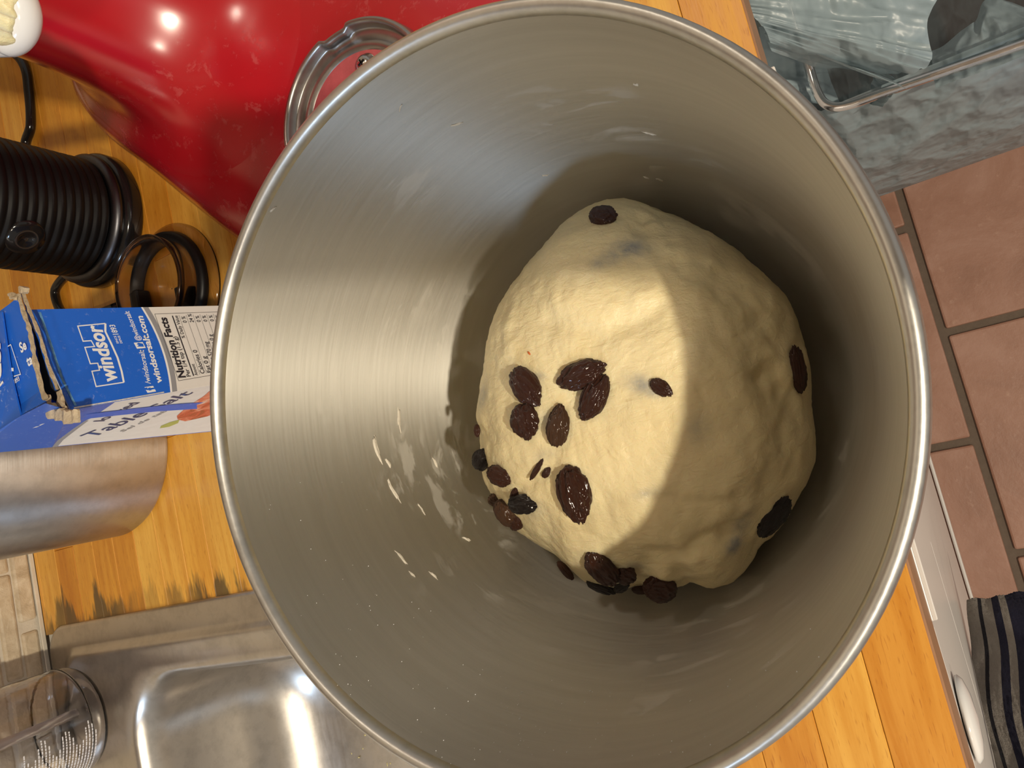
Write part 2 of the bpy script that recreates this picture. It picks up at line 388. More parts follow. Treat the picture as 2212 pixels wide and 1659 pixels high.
# ------------------------------------------------------------------ sink
sk = empty('sink', (-.28, .38, -.155)); tag(sk, 'stainless steel drop-in sink left of the wooden worktop, beyond the bowl', 'sink')
SX0, SX1, SY0, SY1 = -.56, -.036, .142, .668
def ins(d, r, z, dy=0): return rrect(SX0 + d, SX1 - d, SY0 + d, SY1 - d - dy, r, z, 10)
rings = [ins(.0, .022, .0002), ins(.0008, .022, .0022), ins(.003, .021, .0030), ins(.018, .019, .0026), ins(.0215, .018, .0030), ins(.0235, .018, .0052), ins(.0275, .017, .0056), ins(.030, .016, .0036)]
rings += [ins(.040, .03, .0028, .045), ins(.0435, .052, .0026, .050), ins(.0465, .052, .0006, .050), ins(.050, .050, -.006, .050), ins(.0535, .05, -.02, .050), ins(.057, .05, -.08, .050), ins(.063, .05, -.108, .050), ins(.073, .048, -.126, .050), ins(.088, .044, -.139, .050), ins(.108, .036, -.147, .050), ins(.14, .03, -.152, .045), ins(.19, .02, -.1545, .03)]
vs, fs = loft(rings); cz = len(vs); vs.append(Vector(((SX0 + SX1) / 2, .36, -.157)))
n = len(rings[0])
for i in range(n): fs.append(((len(rings) - 1) * n + i, (len(rings) - 1) * n + (i + 1) % n, cz))
sb = pyobj('basin', vs, fs, SINKM, sk); 
vs, fs = lathe([(.0005, .004), (.02, .004), (.036, .0045), (.042, .006), (.043, .003), (.043, 0)], ((SX0 + SX1) / 2, .36, -.1565), 40)
pyobj('drain', vs, fs, STEEL, sk)
# food specks in the basin
bm = bmesh.new()
for i in range(70):
    p = at(random.uniform(640, 880), random.uniform(1500, 1680), -.1475) if i < 55 else at(random.uniform(560, 700), random.uniform(1480, 1620), -.146)
    mm = Matrix.Translation(p) @ Matrix.Diagonal((random.uniform(.0006, .0022), random.uniform(.0006, .0016), .0006, 1))
    bmesh.ops.create_icosphere(bm, subdivisions=1, radius=1, matrix=mm)
cr = bmobj('food_crumbs', bm, simple('crumb', (.50, .44, .22), .7, nscale=300, namp=.6)); tag(cr, 'pale and green food crumbs scattered on the sink floor', 'crumbs', kind='stuff')

# ------------------------------------------------------------------ mixing bowl
BX, BY = .0213, .109
prof = [(.0005, .0075), (.046, .0075), (.046, 0), (.0495, 0), (.0505, .006), (.054, .0075), (.068, .0130), (.080, .024), (.089, .040), (.096, .062), (.1012, .09), (.1055, .12), (.1085, .15), (.1095, .163),
        (.1110, .1655), (.1122, .1680), (.1120, .1705), (.1104, .1716), (.1088, .1706), (.1083, .1685), (.1078, .163), (.1070, .15), (.1040, .12), (.0997, .09), (.0945, .062), (.0875, .0405), (.0785, .0255), (.067, .0148), (.053, .0100), (.03, .0120), (.0005, .0135)]
pp = catmull([Vector((r, z, 0)) for r, z in prof[6:]], 4)
prof2 = prof[:6] + [(max(p.x, .0005), p.y) for p in pp]
vs, fs = lathe(prof2, (BX, BY, 0), 160)
bowl = pyobj('mixing_bowl', vs, fs, BOWL, base=(BX, BY, 0)); tag(bowl, 'deep brushed steel mixing bowl holding the raisin dough', 'bowl')
inner = [(r, z) for r, z in prof[19:]]
def inner_r(z):
    pts = inner
    for (r1, z1), (r2, z2) in zip(pts[:-1], pts[1:]):
        if z2 <= z <= z1: return r1 + (r2 - r1) * (z - z1) / (z2 - z1 if z2 != z1 else 1)
    return .03 if z < .012 else .109

vs, fs = lathe([(.1086, .1655), (.1080, .1680), (.1086, .1708), (.1104, .1721), (.1121, .1708), (.1127, .1682), (.1120, .1655)], (BX, BY, 0), 160)
RIMM = m_steel('rim_steel', (500, 500, 500), (.66, .64, .60), .38, .05)
pyobj('rolled_rim', vs, fs, RIMM, bowl)

# ------------------------------------------------------------------ dough
outline = [(1330, 430), (1400, 437), (1480, 475), (1560, 520), (1640, 585), (1700, 640), (1725, 720), (1748, 780), (1750, 860), (1757, 920), (1755, 1010), (1722, 1075), (1700, 1120), (1650, 1185), (1585, 1258), (1500, 1272), (1440, 1262), (1380, 1275),
           (1270, 1268), (1215, 1215), (1150, 1170), (1100, 1135), (1045, 1040), (1035, 960), (1032, 880), (1050, 810), (1060, 700), (1085, 640), (1130, 580), (1180, 520), (1230, 470), (1280, 440)]
ZS = .052
DC = Vector((.021, .108, ZS))
oo = catmull([Vector((*at(px, py, ZS).xy, 0)) for px, py in outline], 6, True)
pol = sorted((math.atan2(p.y - DC.y, p.x - DC.x), math.hypot(p.x - DC.x, p.y - DC.y)) for p in oo)
def rad_at(a):
    a = (a + math.pi) % (2 * math.pi) - math.pi
    if a <= pol[0][0] or a >= pol[-1][0]:
        (a1, r1), (a2, r2) = pol[-1], pol[0]; span = a2 + 2 * math.pi - a1; t = ((a - a1) % (2 * math.pi)) / span; return r1 + (r2 - r1) * t
    import bisect
    i = bisect.bisect_left(pol, (a, 0)); (a1, r1), (a2, r2) = pol[i - 1], pol[i]
    return r1 + (r2 - r1) * (a - a1) / (a2 - a1 + 1e-9)
BASE = []
def seg_d(p, a, b):
    ab = b - a; t = max(0, min(1, (p - a).dot(ab) / ab.dot(ab))); return (p - a - ab * t).length, t
# folds: polylines in the photograph traced on the top of the dough: depth of crease, width
folds = [([(1190, 690), (1290, 715), (1370, 690), (1410, 665)], .0022, .0045), ([(1470, 690), (1560, 720), (1640, 790), (1700, 850)], .0012, .006),
         ([(1400, 1075), (1500, 1085), (1600, 1075)], .0011, .0018), ([(1500, 1270), (1455, 1215), (1500, 1180), (1590, 1150)], .004, .0038), ([(1400, 470), (1450, 540), (1560, 600), (1640, 690), (1660, 800)], .0028, .007),
         ([(1660, 800), (1700, 900), (1690, 1000), (1610, 1090), (1640, 1180)], .0022, .006), ([(1050, 940), (1120, 960), (1180, 985), (1230, 960)], .0012, .004), ([(1120, 1060), (1170, 1030), (1195, 1000)], .0018, .003), ([(1380, 1275), (1400, 1210), (1440, 1190)], .003, .004)]
ridge = [([(1200, 660), (1300, 675), (1400, 640)], .0016, .006), ([(1480, 700), (1590, 800), (1620, 950), (1560, 1060)], .0014, .012), ([(1100, 700), (1090, 860), (1110, 980)], .0010, .010), ([(1420, 1250), (1470, 1200), (1540, 1210)], .0025, .006)]
def pl3(l, z=.085): return [at(px, py, z).xy for px, py in l]
F = [(pl3(l), -d, wd) for l, d, wd in folds] + [(pl3(l), d, wd) for l, d, wd in ridge]
NU, NV = 300, 150
HT, HB = .056, .038
def proj(p):
    d = p - CP; z = d.dot(M2); return 1106 + 1600 * d.dot(M0) / z, 829.5 + 1600 * d.dot(M1) / z
oc_ = catmull([Vector((px - 1390, py - 860, 0)) for px, py in outline], 6, True)
tgt = sorted((math.atan2(p.y, p.x), p.length) for p in oc_)
def target(th):
    import bisect
    i = bisect.bisect_left(tgt, (th, 0)) % len(tgt); return (tgt[i][1] + tgt[i - 1][1]) / 2
KA = 90; rk = [rad_at(2 * math.pi * i / KA) for i in range(KA)]
for it in range(7):
    new = []
    for i in range(KA):
        a = 2 * math.pi * i / KA; best = None
        for j in range(2, 16):
            ph = math.pi * .5 * j / 15; r = rk[i] * math.sin(ph) ** .82; p = Vector((DC.x + r * math.cos(a), DC.y + r * math.sin(a), ZS + HT * math.cos(ph)))
            q = proj(p); dx, dy = q[0] - 1390, q[1] - 860; L_ = math.hypot(dx, dy) / target(math.atan2(dy, dx))
            if best is None or L_ > best: best = L_
        new.append(rk[i] / (best ** .8))
    rk = [(new[i - 1] + 4 * new[i] + new[(i + 1) % KA]) / 6 for i in range(KA)]
def rad_at(a):
    x = (a % (2 * math.pi)) / (2 * math.pi) * KA; i = int(x); t = x - i; return rk[i % KA] * (1 - t) + rk[(i + 1) % KA] * t
vs, fs = [], []
for j in range(NV + 1):
    ph = math.pi * j / NV                     # 0 top .. pi bottom
    cz, sr = math.cos(ph), math.sin(ph)
    for i in range(NU):
        a = 2 * math.pi * i / NU
        r = rad_at(a)
        if cz >= 0:
            rr = r * (sr ** .82); zz = ZS + HT * (cz ** 1.0)
            # dough slumps lower towards the far right and sits higher at the near left
        else:
            rr = r * (sr ** .8); zz = ZS - HB * ((-cz) ** .85)
        p = Vector((DC.x + rr * math.cos(a), DC.y + rr * math.sin(a), zz))
        nrm = Vector((math.cos(a) * sr, math.sin(a) * sr, cz))
        q = p * 1.0
        dsp = .0018 * fbm(q * 22 + Vector((3, 1, 7)), 2) * (.4 + .6 * max(0, cz) + .3) + .0005 * fbm(q * 120, 4)
        # stretched skin wrinkles
        qq = Vector((q.x * 1.4 + q.y * .7, q.y * 1.8 - q.x * .9, q.z * .8)); dsp += .00022 * noise.noise(qq * 420) + .00028 * noise.noise(Vector((q.x * 90, q.y * 330, q.z * 90)))
        if cz > -.2:
            pv = (CP + (p - CP) * ((CAMH - .085) / (CAMH - p.z))).xy
            for pl, d, wd in F:
                best = min(seg_d(pv, Vector(s), Vector(t))[0] for s, t in zip(pl[:-1], pl[1:]))
                if best < wd * 3: dsp += d * math.exp(-(best / wd) ** 2) * (.75 + .5 * noise.noise(q * 150))
        p = p + nrm * dsp
        dx, dy = p.x - BX, p.y - BY; rc = math.hypot(dx, dy); lim = inner_r(max(p.z, .0136)) - .0012
        if rc > lim: p.x = BX + dx / rc * lim; p.y = BY + dy / rc * lim
        p.z = max(p.z, .0150)
        vs.append(p)
for j in range(NV):
    for i in range(NU):
        k = (i + 1) % NU; fs.append((j * NU + i, (j + 1) * NU + i, (j + 1) * NU + k, j * NU + k))
bvh = BVHTree.FromPolygons([tuple(v) for v in vs], fs)
def hit(px, py):
    for s in range(60):
        d = ray(px, py).normalized(); h = bvh.ray_cast(CP, d)
        if h[0] is not None: return h[0], h[1], s
        px += (1390 - px) * .01; py += (860 - py) * .01
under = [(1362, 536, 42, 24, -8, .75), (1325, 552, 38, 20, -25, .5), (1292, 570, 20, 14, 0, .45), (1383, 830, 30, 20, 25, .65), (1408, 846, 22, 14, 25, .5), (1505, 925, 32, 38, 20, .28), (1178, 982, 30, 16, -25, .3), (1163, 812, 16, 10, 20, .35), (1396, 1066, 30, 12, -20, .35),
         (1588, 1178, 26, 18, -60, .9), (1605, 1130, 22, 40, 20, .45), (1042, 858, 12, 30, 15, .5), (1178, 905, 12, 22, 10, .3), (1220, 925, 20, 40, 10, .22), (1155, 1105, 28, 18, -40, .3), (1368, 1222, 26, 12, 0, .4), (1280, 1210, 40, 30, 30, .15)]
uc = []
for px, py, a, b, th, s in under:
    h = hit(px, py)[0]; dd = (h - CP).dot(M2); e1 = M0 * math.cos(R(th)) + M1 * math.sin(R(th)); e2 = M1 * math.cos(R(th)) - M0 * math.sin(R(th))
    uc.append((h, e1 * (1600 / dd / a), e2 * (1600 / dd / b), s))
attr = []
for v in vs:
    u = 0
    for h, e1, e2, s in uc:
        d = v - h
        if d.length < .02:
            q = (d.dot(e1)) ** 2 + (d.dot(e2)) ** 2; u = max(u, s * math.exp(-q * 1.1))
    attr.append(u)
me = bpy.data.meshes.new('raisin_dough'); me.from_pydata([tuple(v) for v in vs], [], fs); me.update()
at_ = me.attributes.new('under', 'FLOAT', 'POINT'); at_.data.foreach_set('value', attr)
dough = link('bread_dough', me, DOUGH, base=(DC.x, DC.y, .015)); tag(dough, 'large ball of pale sticky bread dough studded with raisins in the steel bowl', 'dough')

# ------------------------------------------------------------------ raisins
def raisin_mesh(seed, wrinkle=1.0, point=.25):
    bm = bmesh.new(); bmesh.ops.create_icosphere(bm, subdivisions=5, radius=1)
    o = Vector((seed * 3.7, seed * 1.3, seed * 7.1))
    for v in bm.verts:
        c = v.co.copy(); q = Vector((c.x * .8, c.y * 2.2, c.z * 2.2)) + o
        r1 = 1 - abs(noise.noise(q * 1.3)) * 2; r2 = 1 - abs(noise.noise(q * 2.9)) * 2
        s = 1 + wrinkle * (.17 * (r1 - .5) + .09 * (r2 - .5)) + .10 * noise.noise(c * 1.4 + o)
        v.co = c * s
        t = max(0, c.x - .55) / .45; v.co.y *= 1 - point * t; v.co.z *= 1 - point * t; v.co.x *= 1 + point * .45 * t
    me = bpy.data.meshes.new('raisin'); bm.to_mesh(me); bm.free()
    for p in me.polygons: p.use_smooth = True
    return me
RM = {}
def raisin(px, py, L, W, th, mat, seed, label, sink=.25, thick=None, point=.25, lift=0):
    key = (seed, mat)
    if key not in RM:
        RM[key] = raisin_mesh(seed, point=point); RM[key].materials.append(RA[mat])
    p, nrm, s = hit(px, py)
    d0 = (p - CP).dot(M2)
    if s: # keep it on the requested line of sight although the surface starts further in
        d = ray(px, py); p = CP + d / 1600 * d0
    a, b = L / 2 * d0 / 1600 * 1.08, W / 2 * d0 / 1600 * 1.12
    e = M0 * math.cos(R(th)) + M1 * math.sin(R(th)); view = (CP - p).normalized()
    nn = (nrm * .75 + view * .45).normalized() if not s else (nrm * .3 + view).normalized()
    e = (e - nn * e.dot(nn)).normalized(); f = nn.cross(e); t = b * .72 if thick is None else thick * d0 / 1600
    o = bpy.data.objects.new('raisin', RM[key]); col.objects.link(o)
    mt = Matrix((e * a, f * b, nn * t)).transposed().to_4x4(); mt.translation = p + nn * (t * (.62 - sink) + lift) + Vector((0, 0, CT)); o.matrix_world = mt
    tag(o, label, 'raisin', 'raisins in the dough'); return o
raisin(1303, 470, 52, 44, 10, 0, 1, 'round dark raisin alone at the narrow upper tip of the dough', .3, point=0)
raisin(1138, 835, 80, 52, 55, 0, 2, 'dull wrinkled raisin at the left end of the top row on the dough', .15)
raisin(1257, 809, 92, 52, -22, 0, 3, 'wide glossy raisin with amber tip, highest of the cluster on the lit dough', .15)
raisin(1284, 860, 92, 46, -62, 0, 4, 'slanting elongated raisin just below the wide glossy one', .1)
raisin(1136, 908, 64, 54, 80, 0, 5, 'squat creased raisin below the dull wrinkled raisin', .2)
raisin(1207, 921, 78, 42, -84, 2, 6, 'brown raisin with pale ragged lower end standing upright in mid cluster', .0)
raisin(1428, 837, 46, 28, 32, 0, 7, 'small raisin poking out beside a pale grey patch in the dough centre', .3)
raisin(1046, 993, 42, 38, -50, 1, 8, 'shiny black raisin on the left rim of the dough', .0)
raisin(1083, 1025, 56, 40, 5, 0, 9, 'rounded raisin just right of the shiny black raisin', .1)
raisin(1160, 1013, 52, 11, -58, 0, 10, 'thin sliver of raisin in a slit of the dough', .4, thick=8)
raisin(1181, 1021, 24, 15, -50, 0, 11, 'tiny raisin tip peeking out beside the thin sliver', .3)
raisin(1243, 1064, 108, 62, 78, 0, 12, 'largest raisin, long glossy and upright near the shadow edge', .1)
raisin(1133, 1086, 60, 38, -12, 1, 13, 'glossy black oval raisin with a bright glint at the lower left of the dough', .0)
raisin(1112, 1069, 34, 16, -70, 0, 19, 'small folded raisin scrap above the glossy oval raisin', .1)
raisin(1073, 1080, 32, 26, 25, 2, 14, 'brown raisin knob hanging at the lower left rim of the dough', .1)
raisin(1097, 1104, 58, 40, 48, 2, 15, 'coarse brown wrinkled raisin on the lower left rim of the dough', .0)
raisin(1119, 1126, 26, 34, 20, 0, 16, 'dark raisin end tucked under the coarse brown raisin', .1)
raisin(1721, 798, 92, 36, 80, 0, 17, 'flat dark raisin on the right edge of the dough', .35, thick=12, point=0)
raisin(1671, 1116, 92, 44, -58, 1, 18, 'flat black raisin at the lower right edge of the dough', .35, thick=12, point=0)
raisin(1301, 1223, 84, 48, 48, 0, 20, 'plump brown raisin at the bottom edge of the dough', .1, point=0)
raisin(1350, 1238, 42, 40, 30, 0, 21, 'half buried round raisin right of the plump bottom raisin', .25, point=0)
raisin(1300, 1266, 60, 24, 5, 1, 22, 'black raisin squeezed under the plump bottom raisin', .2, point=0)
raisin(1343, 1264, 40, 22, -60, 1, 23, 'black raisin below the half buried round raisin', .2, point=0)
raisin(1425, 1262, 64, 58, 20, 0, 24, 'large dark raisin hanging between two lobes at the bottom edge', .1, point=0)
raisin(1384, 1274, 34, 16, 0, 0, 25, 'thin dark raisin edge left of the large hanging raisin', .2, point=0)
raisin(1222, 1232, 46, 16, 45, 0, 26, 'raisin half hidden under the lower left edge of the dough', .2, point=0)
raisin(1031, 930, 24, 12, 90, 0, 27, 'reddish raisin sliver behind the left edge of the dough', .2, point=0)
h0 = hit(1143, 763); bm = bmesh.new(); bmesh.ops.create_icosphere(bm, subdivisions=2, radius=1, matrix=Matrix.Translation(h0[0]) @ Matrix.Rotation(R(30), 4, 'Z') @ Matrix.Diagonal((.0010, .0004, .0004, 1)))
bmobj('skin_fleck', bm, simple('amber_skin', (.55, .12, .02), .4, nscale=300, namp=.2), dough)
# dried dough scraps on the bowl wall
def bowl_hit(px, py): return bbvh.ray_cast(CP, ray(px, py).normalized())
bvs, bfs = lathe([(r, z) for r, z in [(p.x, p.y) for p in catmull([Vector((r, z, 0)) for r, z in inner], 4)]], (BX, BY, 0), 160)
bbvh = BVHTree.FromPolygons(bvs, bfs)
SCRAP = simple('dried_dough', (.66, .61, .52), .6, nscale=400, namp=.2, bump=.3)
scr = [(1375, 182, 12, 8, 0), (1403, 288, 26, 7, 35), (1425, 388, 14, 7, 50), (1395, 383, 12, 4, 20), (1178, 378, 14, 4, -25), (865, 232, 22, 4, 80), (588, 452, 16, 5, -15), (1008, 1165, 22, 7, 20), (936, 1243, 22, 6, 60), (868, 1206, 40, 8, 50), (890, 1240, 18, 6, 40), (815, 970, 70, 12, 75), (850, 1060, 60, 10, 70),
       (838, 1000, 22, 9, 60), (910, 1100, 30, 5, 65), (940, 1000, 26, 6, 55), (862, 905, 46, 10, 85), (985, 268, 30, 7, -30)]
SL = ['tiny dough crumb high on the upper bowl wall, nearest the rim', 'curled dough scrap on the upper bowl wall below the highest crumb', 'small dough bit just above the tip of the dough ball', 'faint dough smear left of the small bit above the dough tip', 'short dough thread left of the dough tip on the upper bowl wall',
      'vertical hair-thin dough thread on the upper left bowl wall', 'short pale dough flake near the left rim above the bright streak', 'curled dough scrap below left of the dough ball, by the shadow edge', 'forked dough scrap, lowest and rightmost of the lower left scraps', 'largest curled dough scrap low on the left bowl wall',
      'small dough scrap touching the end of the largest curled scrap', 'longest upright dough smear left of the dough ball', 'slanting dough smear below the longest upright smear', 'small dough flake beside the longest upright smear', 'slanting thin dough thread left of the black raisin', 'slanting dough thread between the upright smear and the dough ball',
      'upright dough smear at the lower edge of the bright streak', 'flat dough scrap on the upper left wall of the bowl']
for i, (px, py, L, W, th) in enumerate(scr):
    h = bowl_hit(px, py); p, nrm = h[0], h[1]
    if nrm.dot(CP - p) < 0: nrm = -nrm
    d0 = (p - CP).dot(M2); bm = bmesh.new(); bmesh.ops.create_icosphere(bm, subdivisions=3, radius=1)
    e = M0 * math.cos(R(th)) + M1 * math.sin(R(th)); e = (e - nrm * e.dot(nrm)).normalized(); f = nrm.cross(e)
    for v in bm.verts:
        s = 1 + .7 * noise.noise(v.co * 1.6 + Vector((i * 5, 0, 0))); c = v.co * s
        c.y += .5 * math.sin(c.x * 2 + i); c.x *= L / 2 * d0 / 1600; c.y *= W / 2 * d0 / 1600 * .8; c.z *= .0004
        v.co = p + e * c.x + f * c.y + nrm * (c.z + .0001)
    o = bmobj('dough_scrap', bm, SCRAP); tag(o, SL[i], 'dough scrap', 'dried dough scraps on the bowl wall')
bm = bmesh.new()
for i in range(150):
    a = random.gauss(3.35, .55) if i < 130 else random.uniform(1.2, 3.6)
    a2 = a - .45; z = random.uniform(.11, .171) ; r = inner_r(min(z, .1705)) - .0003
    p = Vector((BX + r * math.cos(a2), BY + r * math.sin(a2), z)); s = random.uniform(.00008, .00020)
    bmesh.ops.create_icosphere(bm, subdivisions=1, radius=s, matrix=Matrix.Translation(p))
fs_ = bmobj('flour_specks', bm, INKW); tag(fs_, 'white flour specks dusted on the inner rim of the steel bowl', 'flour', kind='stuff')

# ------------------------------------------------------------------ stand mixer
MC = Vector((.203, .220, 0)); MA = Vector((.67, .742, 0)).normalized(); ML = Vector((-MA.y, MA.x, 0))
def mp(s, l, z): return MC + MA * s + ML * l + Vector((0, 0, z))
mix = empty('stand_mixer', MC); tag(mix, 'glossy red stand mixer standing right behind the steel bowl', 'mixer')
def foot_ring(z, off, n=96):
    # rounded front around the plate, sides narrowing to the column end
    pts = []
    ctrl = [(-.098, 0), (-.085, .055), (-.045, .092), (.02, .104), (.10, .1005), (.19, .090), (.26, .083), (.30, .065), (.318, .03), (.322, 0)]
    full = ctrl + [(s, -l) for s, l in reversed(ctrl[1:-1])]
    cv = catmull([Vector((s, l, 0)) for s, l in full], 6, True); c = Vector((.09, 0, 0)); out = []
    m = len(cv)
    for i, p in enumerate(cv):
        t = (cv[(i + 1) % m] - cv[(i - 1) % m]).normalized(); nn = Vector((t.y, -t.x, 0))
        if nn.dot(c - p) < 0: nn = -nn
        q = p + nn * off; out.append(mp(q.x, q.y, z))
    return out
rings = [foot_ring(.0025, .006), foot_ring(.003, .001), foot_ring(.008, 0), foot_ring(.016, .002), foot_ring(.024, .008), foot_ring(.030, .017), foot_ring(.034, .029), foot_ring(.0362, .043), foot_ring(.0368, .06)]
vs, fs = loft(rings, True, True); 
foot = pyobj('foot', vs, fs, RED, mix)
OFFS = [(0, .008), (.002, .016), (.008, .024), (.017, .030), (.029, .034), (.043, .0362), (.06, .0368)]
def foot_z(sx, l):
    hw = [(-.098, .01), (-.045, .092), (.02, .104), (.10, .1005), (.19, .090), (.26, .083), (.30, .065), (.322, .01)]
    w_ = .01
    for (s1, h1), (s2, h2) in zip(hw[:-1], hw[1:]):
        if s1 <= sx <= s2: w_ = h1 + (h2 - h1) * (sx - s1) / (s2 - s1)
    d = max(0, min(w_ - abs(l), sx + .098, .322 - sx))
    for (o1, z1), (o2, z2) in zip(OFFS[:-1], OFFS[1:]):
        if o1 <= d <= o2: return z1 + (z2 - z1) * (d - o1) / (o2 - o1)
    return .0368
def colring(s0, s1, b, z, n=72, e=2.6):
    out = []
    for i in range(n):
        a = 2 * math.pi * i / n; ca, sa = math.cos(a), math.sin(a)
        x = abs(ca) ** (2 / e) * (1 if ca > 0 else -1); yy = abs(sa) ** (2 / e) * (1 if sa > 0 else -1)
        sx = (s0 + s1) / 2 + (s1 - s0) / 2 * x; k = max(0, 1 - (z - .0368) / .05)
        out.append(mp(sx, b * yy, z - k * (.0368 - foot_z(sx, b * yy)) if z < .088 else z))
    return out
cr_ = [(.060, .312, .0850, .0362), (.064, .308, .0800, .0369), (.072, .304, .0745, .0376), (.082, .300, .0690, .0388), (.093, .296, .0640, .0410), (.104, .293, .0595, .0445), (.115, .290, .0560, .0495), (.125, .288, .0530, .0570), (.134, .286, .0505, .067), (.142, .284, .0487, .080), (.149, .282, .0475, .098), (.155, .279, .047, .13), (.158, .275, .047, .18), (.155, .272, .048, .225), (.160, .270, .046, .24)]
vs, fs = loft([colring(*c) for c in cr_], False, True); pyobj('column', vs, fs, RED, mix)
# raised tilt head
hp = mp(.215, 0, .245); ha = R(38); hd = (-MA * math.cos(ha) + Vector((0, 0, math.sin(ha)))).normalized(); hu = (MA * math.sin(ha) + Vector((0, 0, math.cos(ha)))).normalized()
rings = []
for t, wd, ht in ((-.085, .012, .012), (-.08, .034, .034), (-.055, .050, .050), (0, .058, .058), (.08, .062, .062), (.16, .060, .060), (.22, .055, .055), (.255, .047, .047), (.262, .030, .030)):
    rings.append([hp + hd * t + hu * .075 + ML * (wd * math.cos(2 * math.pi * i / 40)) + hu * (ht * math.sin(2 * math.pi * i / 40)) for i in range(40)])
vs, fs = loft(rings, True, True); hb = pyobj('head', vs, fs, RED, mix)
hs = hp + hd * .19 + hu * .03
vs, fs = tube([hs, hs - hu * .05], .018, 24); pyobj('planetary', vs, fs, STEEL, mix)
# dough hook: coated white, curl comes into view at the photo's corner
hk = []
cc = CP + ray(-2, 20) / 1600 * .285; e1, e2 = M0, M1; rr = 47 * .285 / 1600
for a in range(-110, 111, 12):
    q = cc + e1 * (rr * 1.0 * math.cos(R(a))) + e2 * (rr * 1.0 * math.sin(R(a))) + M2 * (.00006 * a); hk.append(q)
ends = hs - hu * .05
path = catmull([hk[-1] - M0 * .045 + M1 * .004, hk[-1] - M0 * .02 + M1 * .001] + hk[::-1] + [hk[0] - M0 * .008 - M1 * .006, (hk[0] * .5 + ends * .5) + M0 * .0, ends], 4)
vs, fs = tube(path, lambda t: .0070, 18)
hook = pyobj('dough_hook', vs, fs, CERAMIC, mix); hook['label'] = 'white coated dough hook smeared with dough'
bm = bmesh.new()
for q, rx in ((hk[len(hk) // 2] - M0 * .003, .0078), (hk[len(hk) // 2 - 3] - M0 * .003, .0080), (hk[len(hk) // 2 + 3] - M0 * .004, .0078), (hk[len(hk) // 2 + 5] - M0 * .003, .0076)):
    n0 = len(bm.verts); bmesh.ops.create_icosphere(bm, subdivisions=4, radius=1, matrix=Matrix.Translation(q - M2 * .0030) @ Matrix.Scale(rx * .90, 4))
for v in bm.verts: v.co += v.co.normalized() * (.0018 * fbm(v.co * 210, 3))
pyo = bmobj('dough_smear', bm, DOUGH, mix)
# clamp plate for the bowl
ringp = [(.0365, .0375), (.0380, .0392), (.0405, .0396), (.0418, .0386), (.0470, .0384), (.0480, .0392), (.0484, .0430), (.0492, .0448), (.0508, .0450), (.0520, .0430), (.0526, .0370)]
vs, fs = lathe(ringp, (MC.x, MC.y, 0), 160)
n1_, n2_ = at(698, 100, .043) - MC, at(752, 60, .043) - MC; A1, A2 = sorted((math.atan2(n1_.y, n1_.x), math.atan2(n2_.y, n2_.x))); vs2 = []
for v in vs:
    v = Vector(v); a = math.atan2(v.y - MC.y, v.x - MC.x); rr = math.hypot(v.x - MC.x, v.y - MC.y)
    for B1, B2 in ((A1, A2), (A1 - 2.09, A2 - 2.09), (A1 + 2.09, A2 + 2.09)):
        if rr > .0475 and B1 < a < B2:
            t = min(1, (a - B1) / .05, (B2 - a) / .05); k = 1 - .0022 * t / rr; v.x = MC.x + (v.x - MC.x) * k; v.y = MC.y + (v.y - MC.y) * k; v.z -= .0008 * t * (rr > .0485)
    vs2.append(v)
cp = pyobj('clamp_plate', vs2, fs, m_steel('plate_steel', (300, 300, 300), (.46, .44, .42), .30, .06), mix); cp['label'] = 'round steel bowl clamping plate'
vs, fs = lathe([(.0003, .0388), (.033, .0384), (.0385, .0376)], (MC.x, MC.y, 0), 72)
pyobj('plate_centre', vs, fs, simple('worn_pink_enamel', (.50, .10, .11), .25, nscale=120, namp=.35), cp)
sp = at(787, 139, .040)
vs, fs = lathe([(.0002, .0426), (.0030, .0424), (.0046, .0415), (.0050, .0400), (.0062, .0392), (.0066, .0385)], (sp.x, sp.y, 0), 32)
scw = pyobj('screw', vs, fs, STEEL, cp)
bm = box_bm((sp.x - .0022, sp.y - .0004, .0424), (sp.x + .0022, sp.y + .0004, .0430)); b2 = bmesh.ops.create_cube(bm, size=1)['verts']
for v in b2: v.co = Vector((sp.x + v.co.x * .0008, sp.y + v.co.y * .0044, .0427 + v.co.z * .0006))
for v in bm.verts:
    d = v.co - Vector((sp.x, sp.y, v.co.z)); d.rotate(Matrix.Rotation(R(20), 3, 'Z')); v.co = Vector((sp.x, sp.y, v.co.z)) + d
bmobj('screw_slot', bm, BLACK, cp, smooth=False)

# ------------------------------------------------------------------ black milk frother, cord and lid
fc = Vector((.2600, .506, 0)); fr = empty('milk_frother', fc); tag(fr, 'black ribbed milk frother behind the salt box', 'frother')
FR = .0465
vs, fs = lathe([(.0005, 0), (FR + .003, 0), (FR + .0045, .002), (FR + .0045, .010), (FR + .003, .013), (FR - .001, .014), (.0005, .014)], fc, 72); pyobj('base', vs, fs, GLOSSB, fr)
FG = m_steel('worn_black_ring', (60, 60, 60), (.10, .10, .11), .35, .1)
vs, fs = lathe([(FR - .003, .013), (FR + .0015, .014), (FR + .002, .018), (FR - .001, .0205), (FR - .004, .021)], fc, 72); pyobj('base_ring', vs, fs, FG, fr)
pr = [(FR - .006, .020)]
for i in range(24):
    z = .022 + i * .0062; rb = FR - .0035 - .0035 * math.sin(math.pi * min(1, i / 23)) * 0
    pr += [(rb, z), (rb + .0012, z + .0012), (rb + .0012, z + .0040), (rb, z + .0052)]
pr += [(FR - .005, .175), (.0005, .176)]
vs, fs = lathe(pr, fc, 96); pyobj('body', vs, fs, BLACK, fr)
bc = Vector((fc.x, fc.y, .075)) + Vector((-.80, -.60, 0)).normalized() * (FR - .004); bd = Vector((-.80, -.60, 0)).normalized()
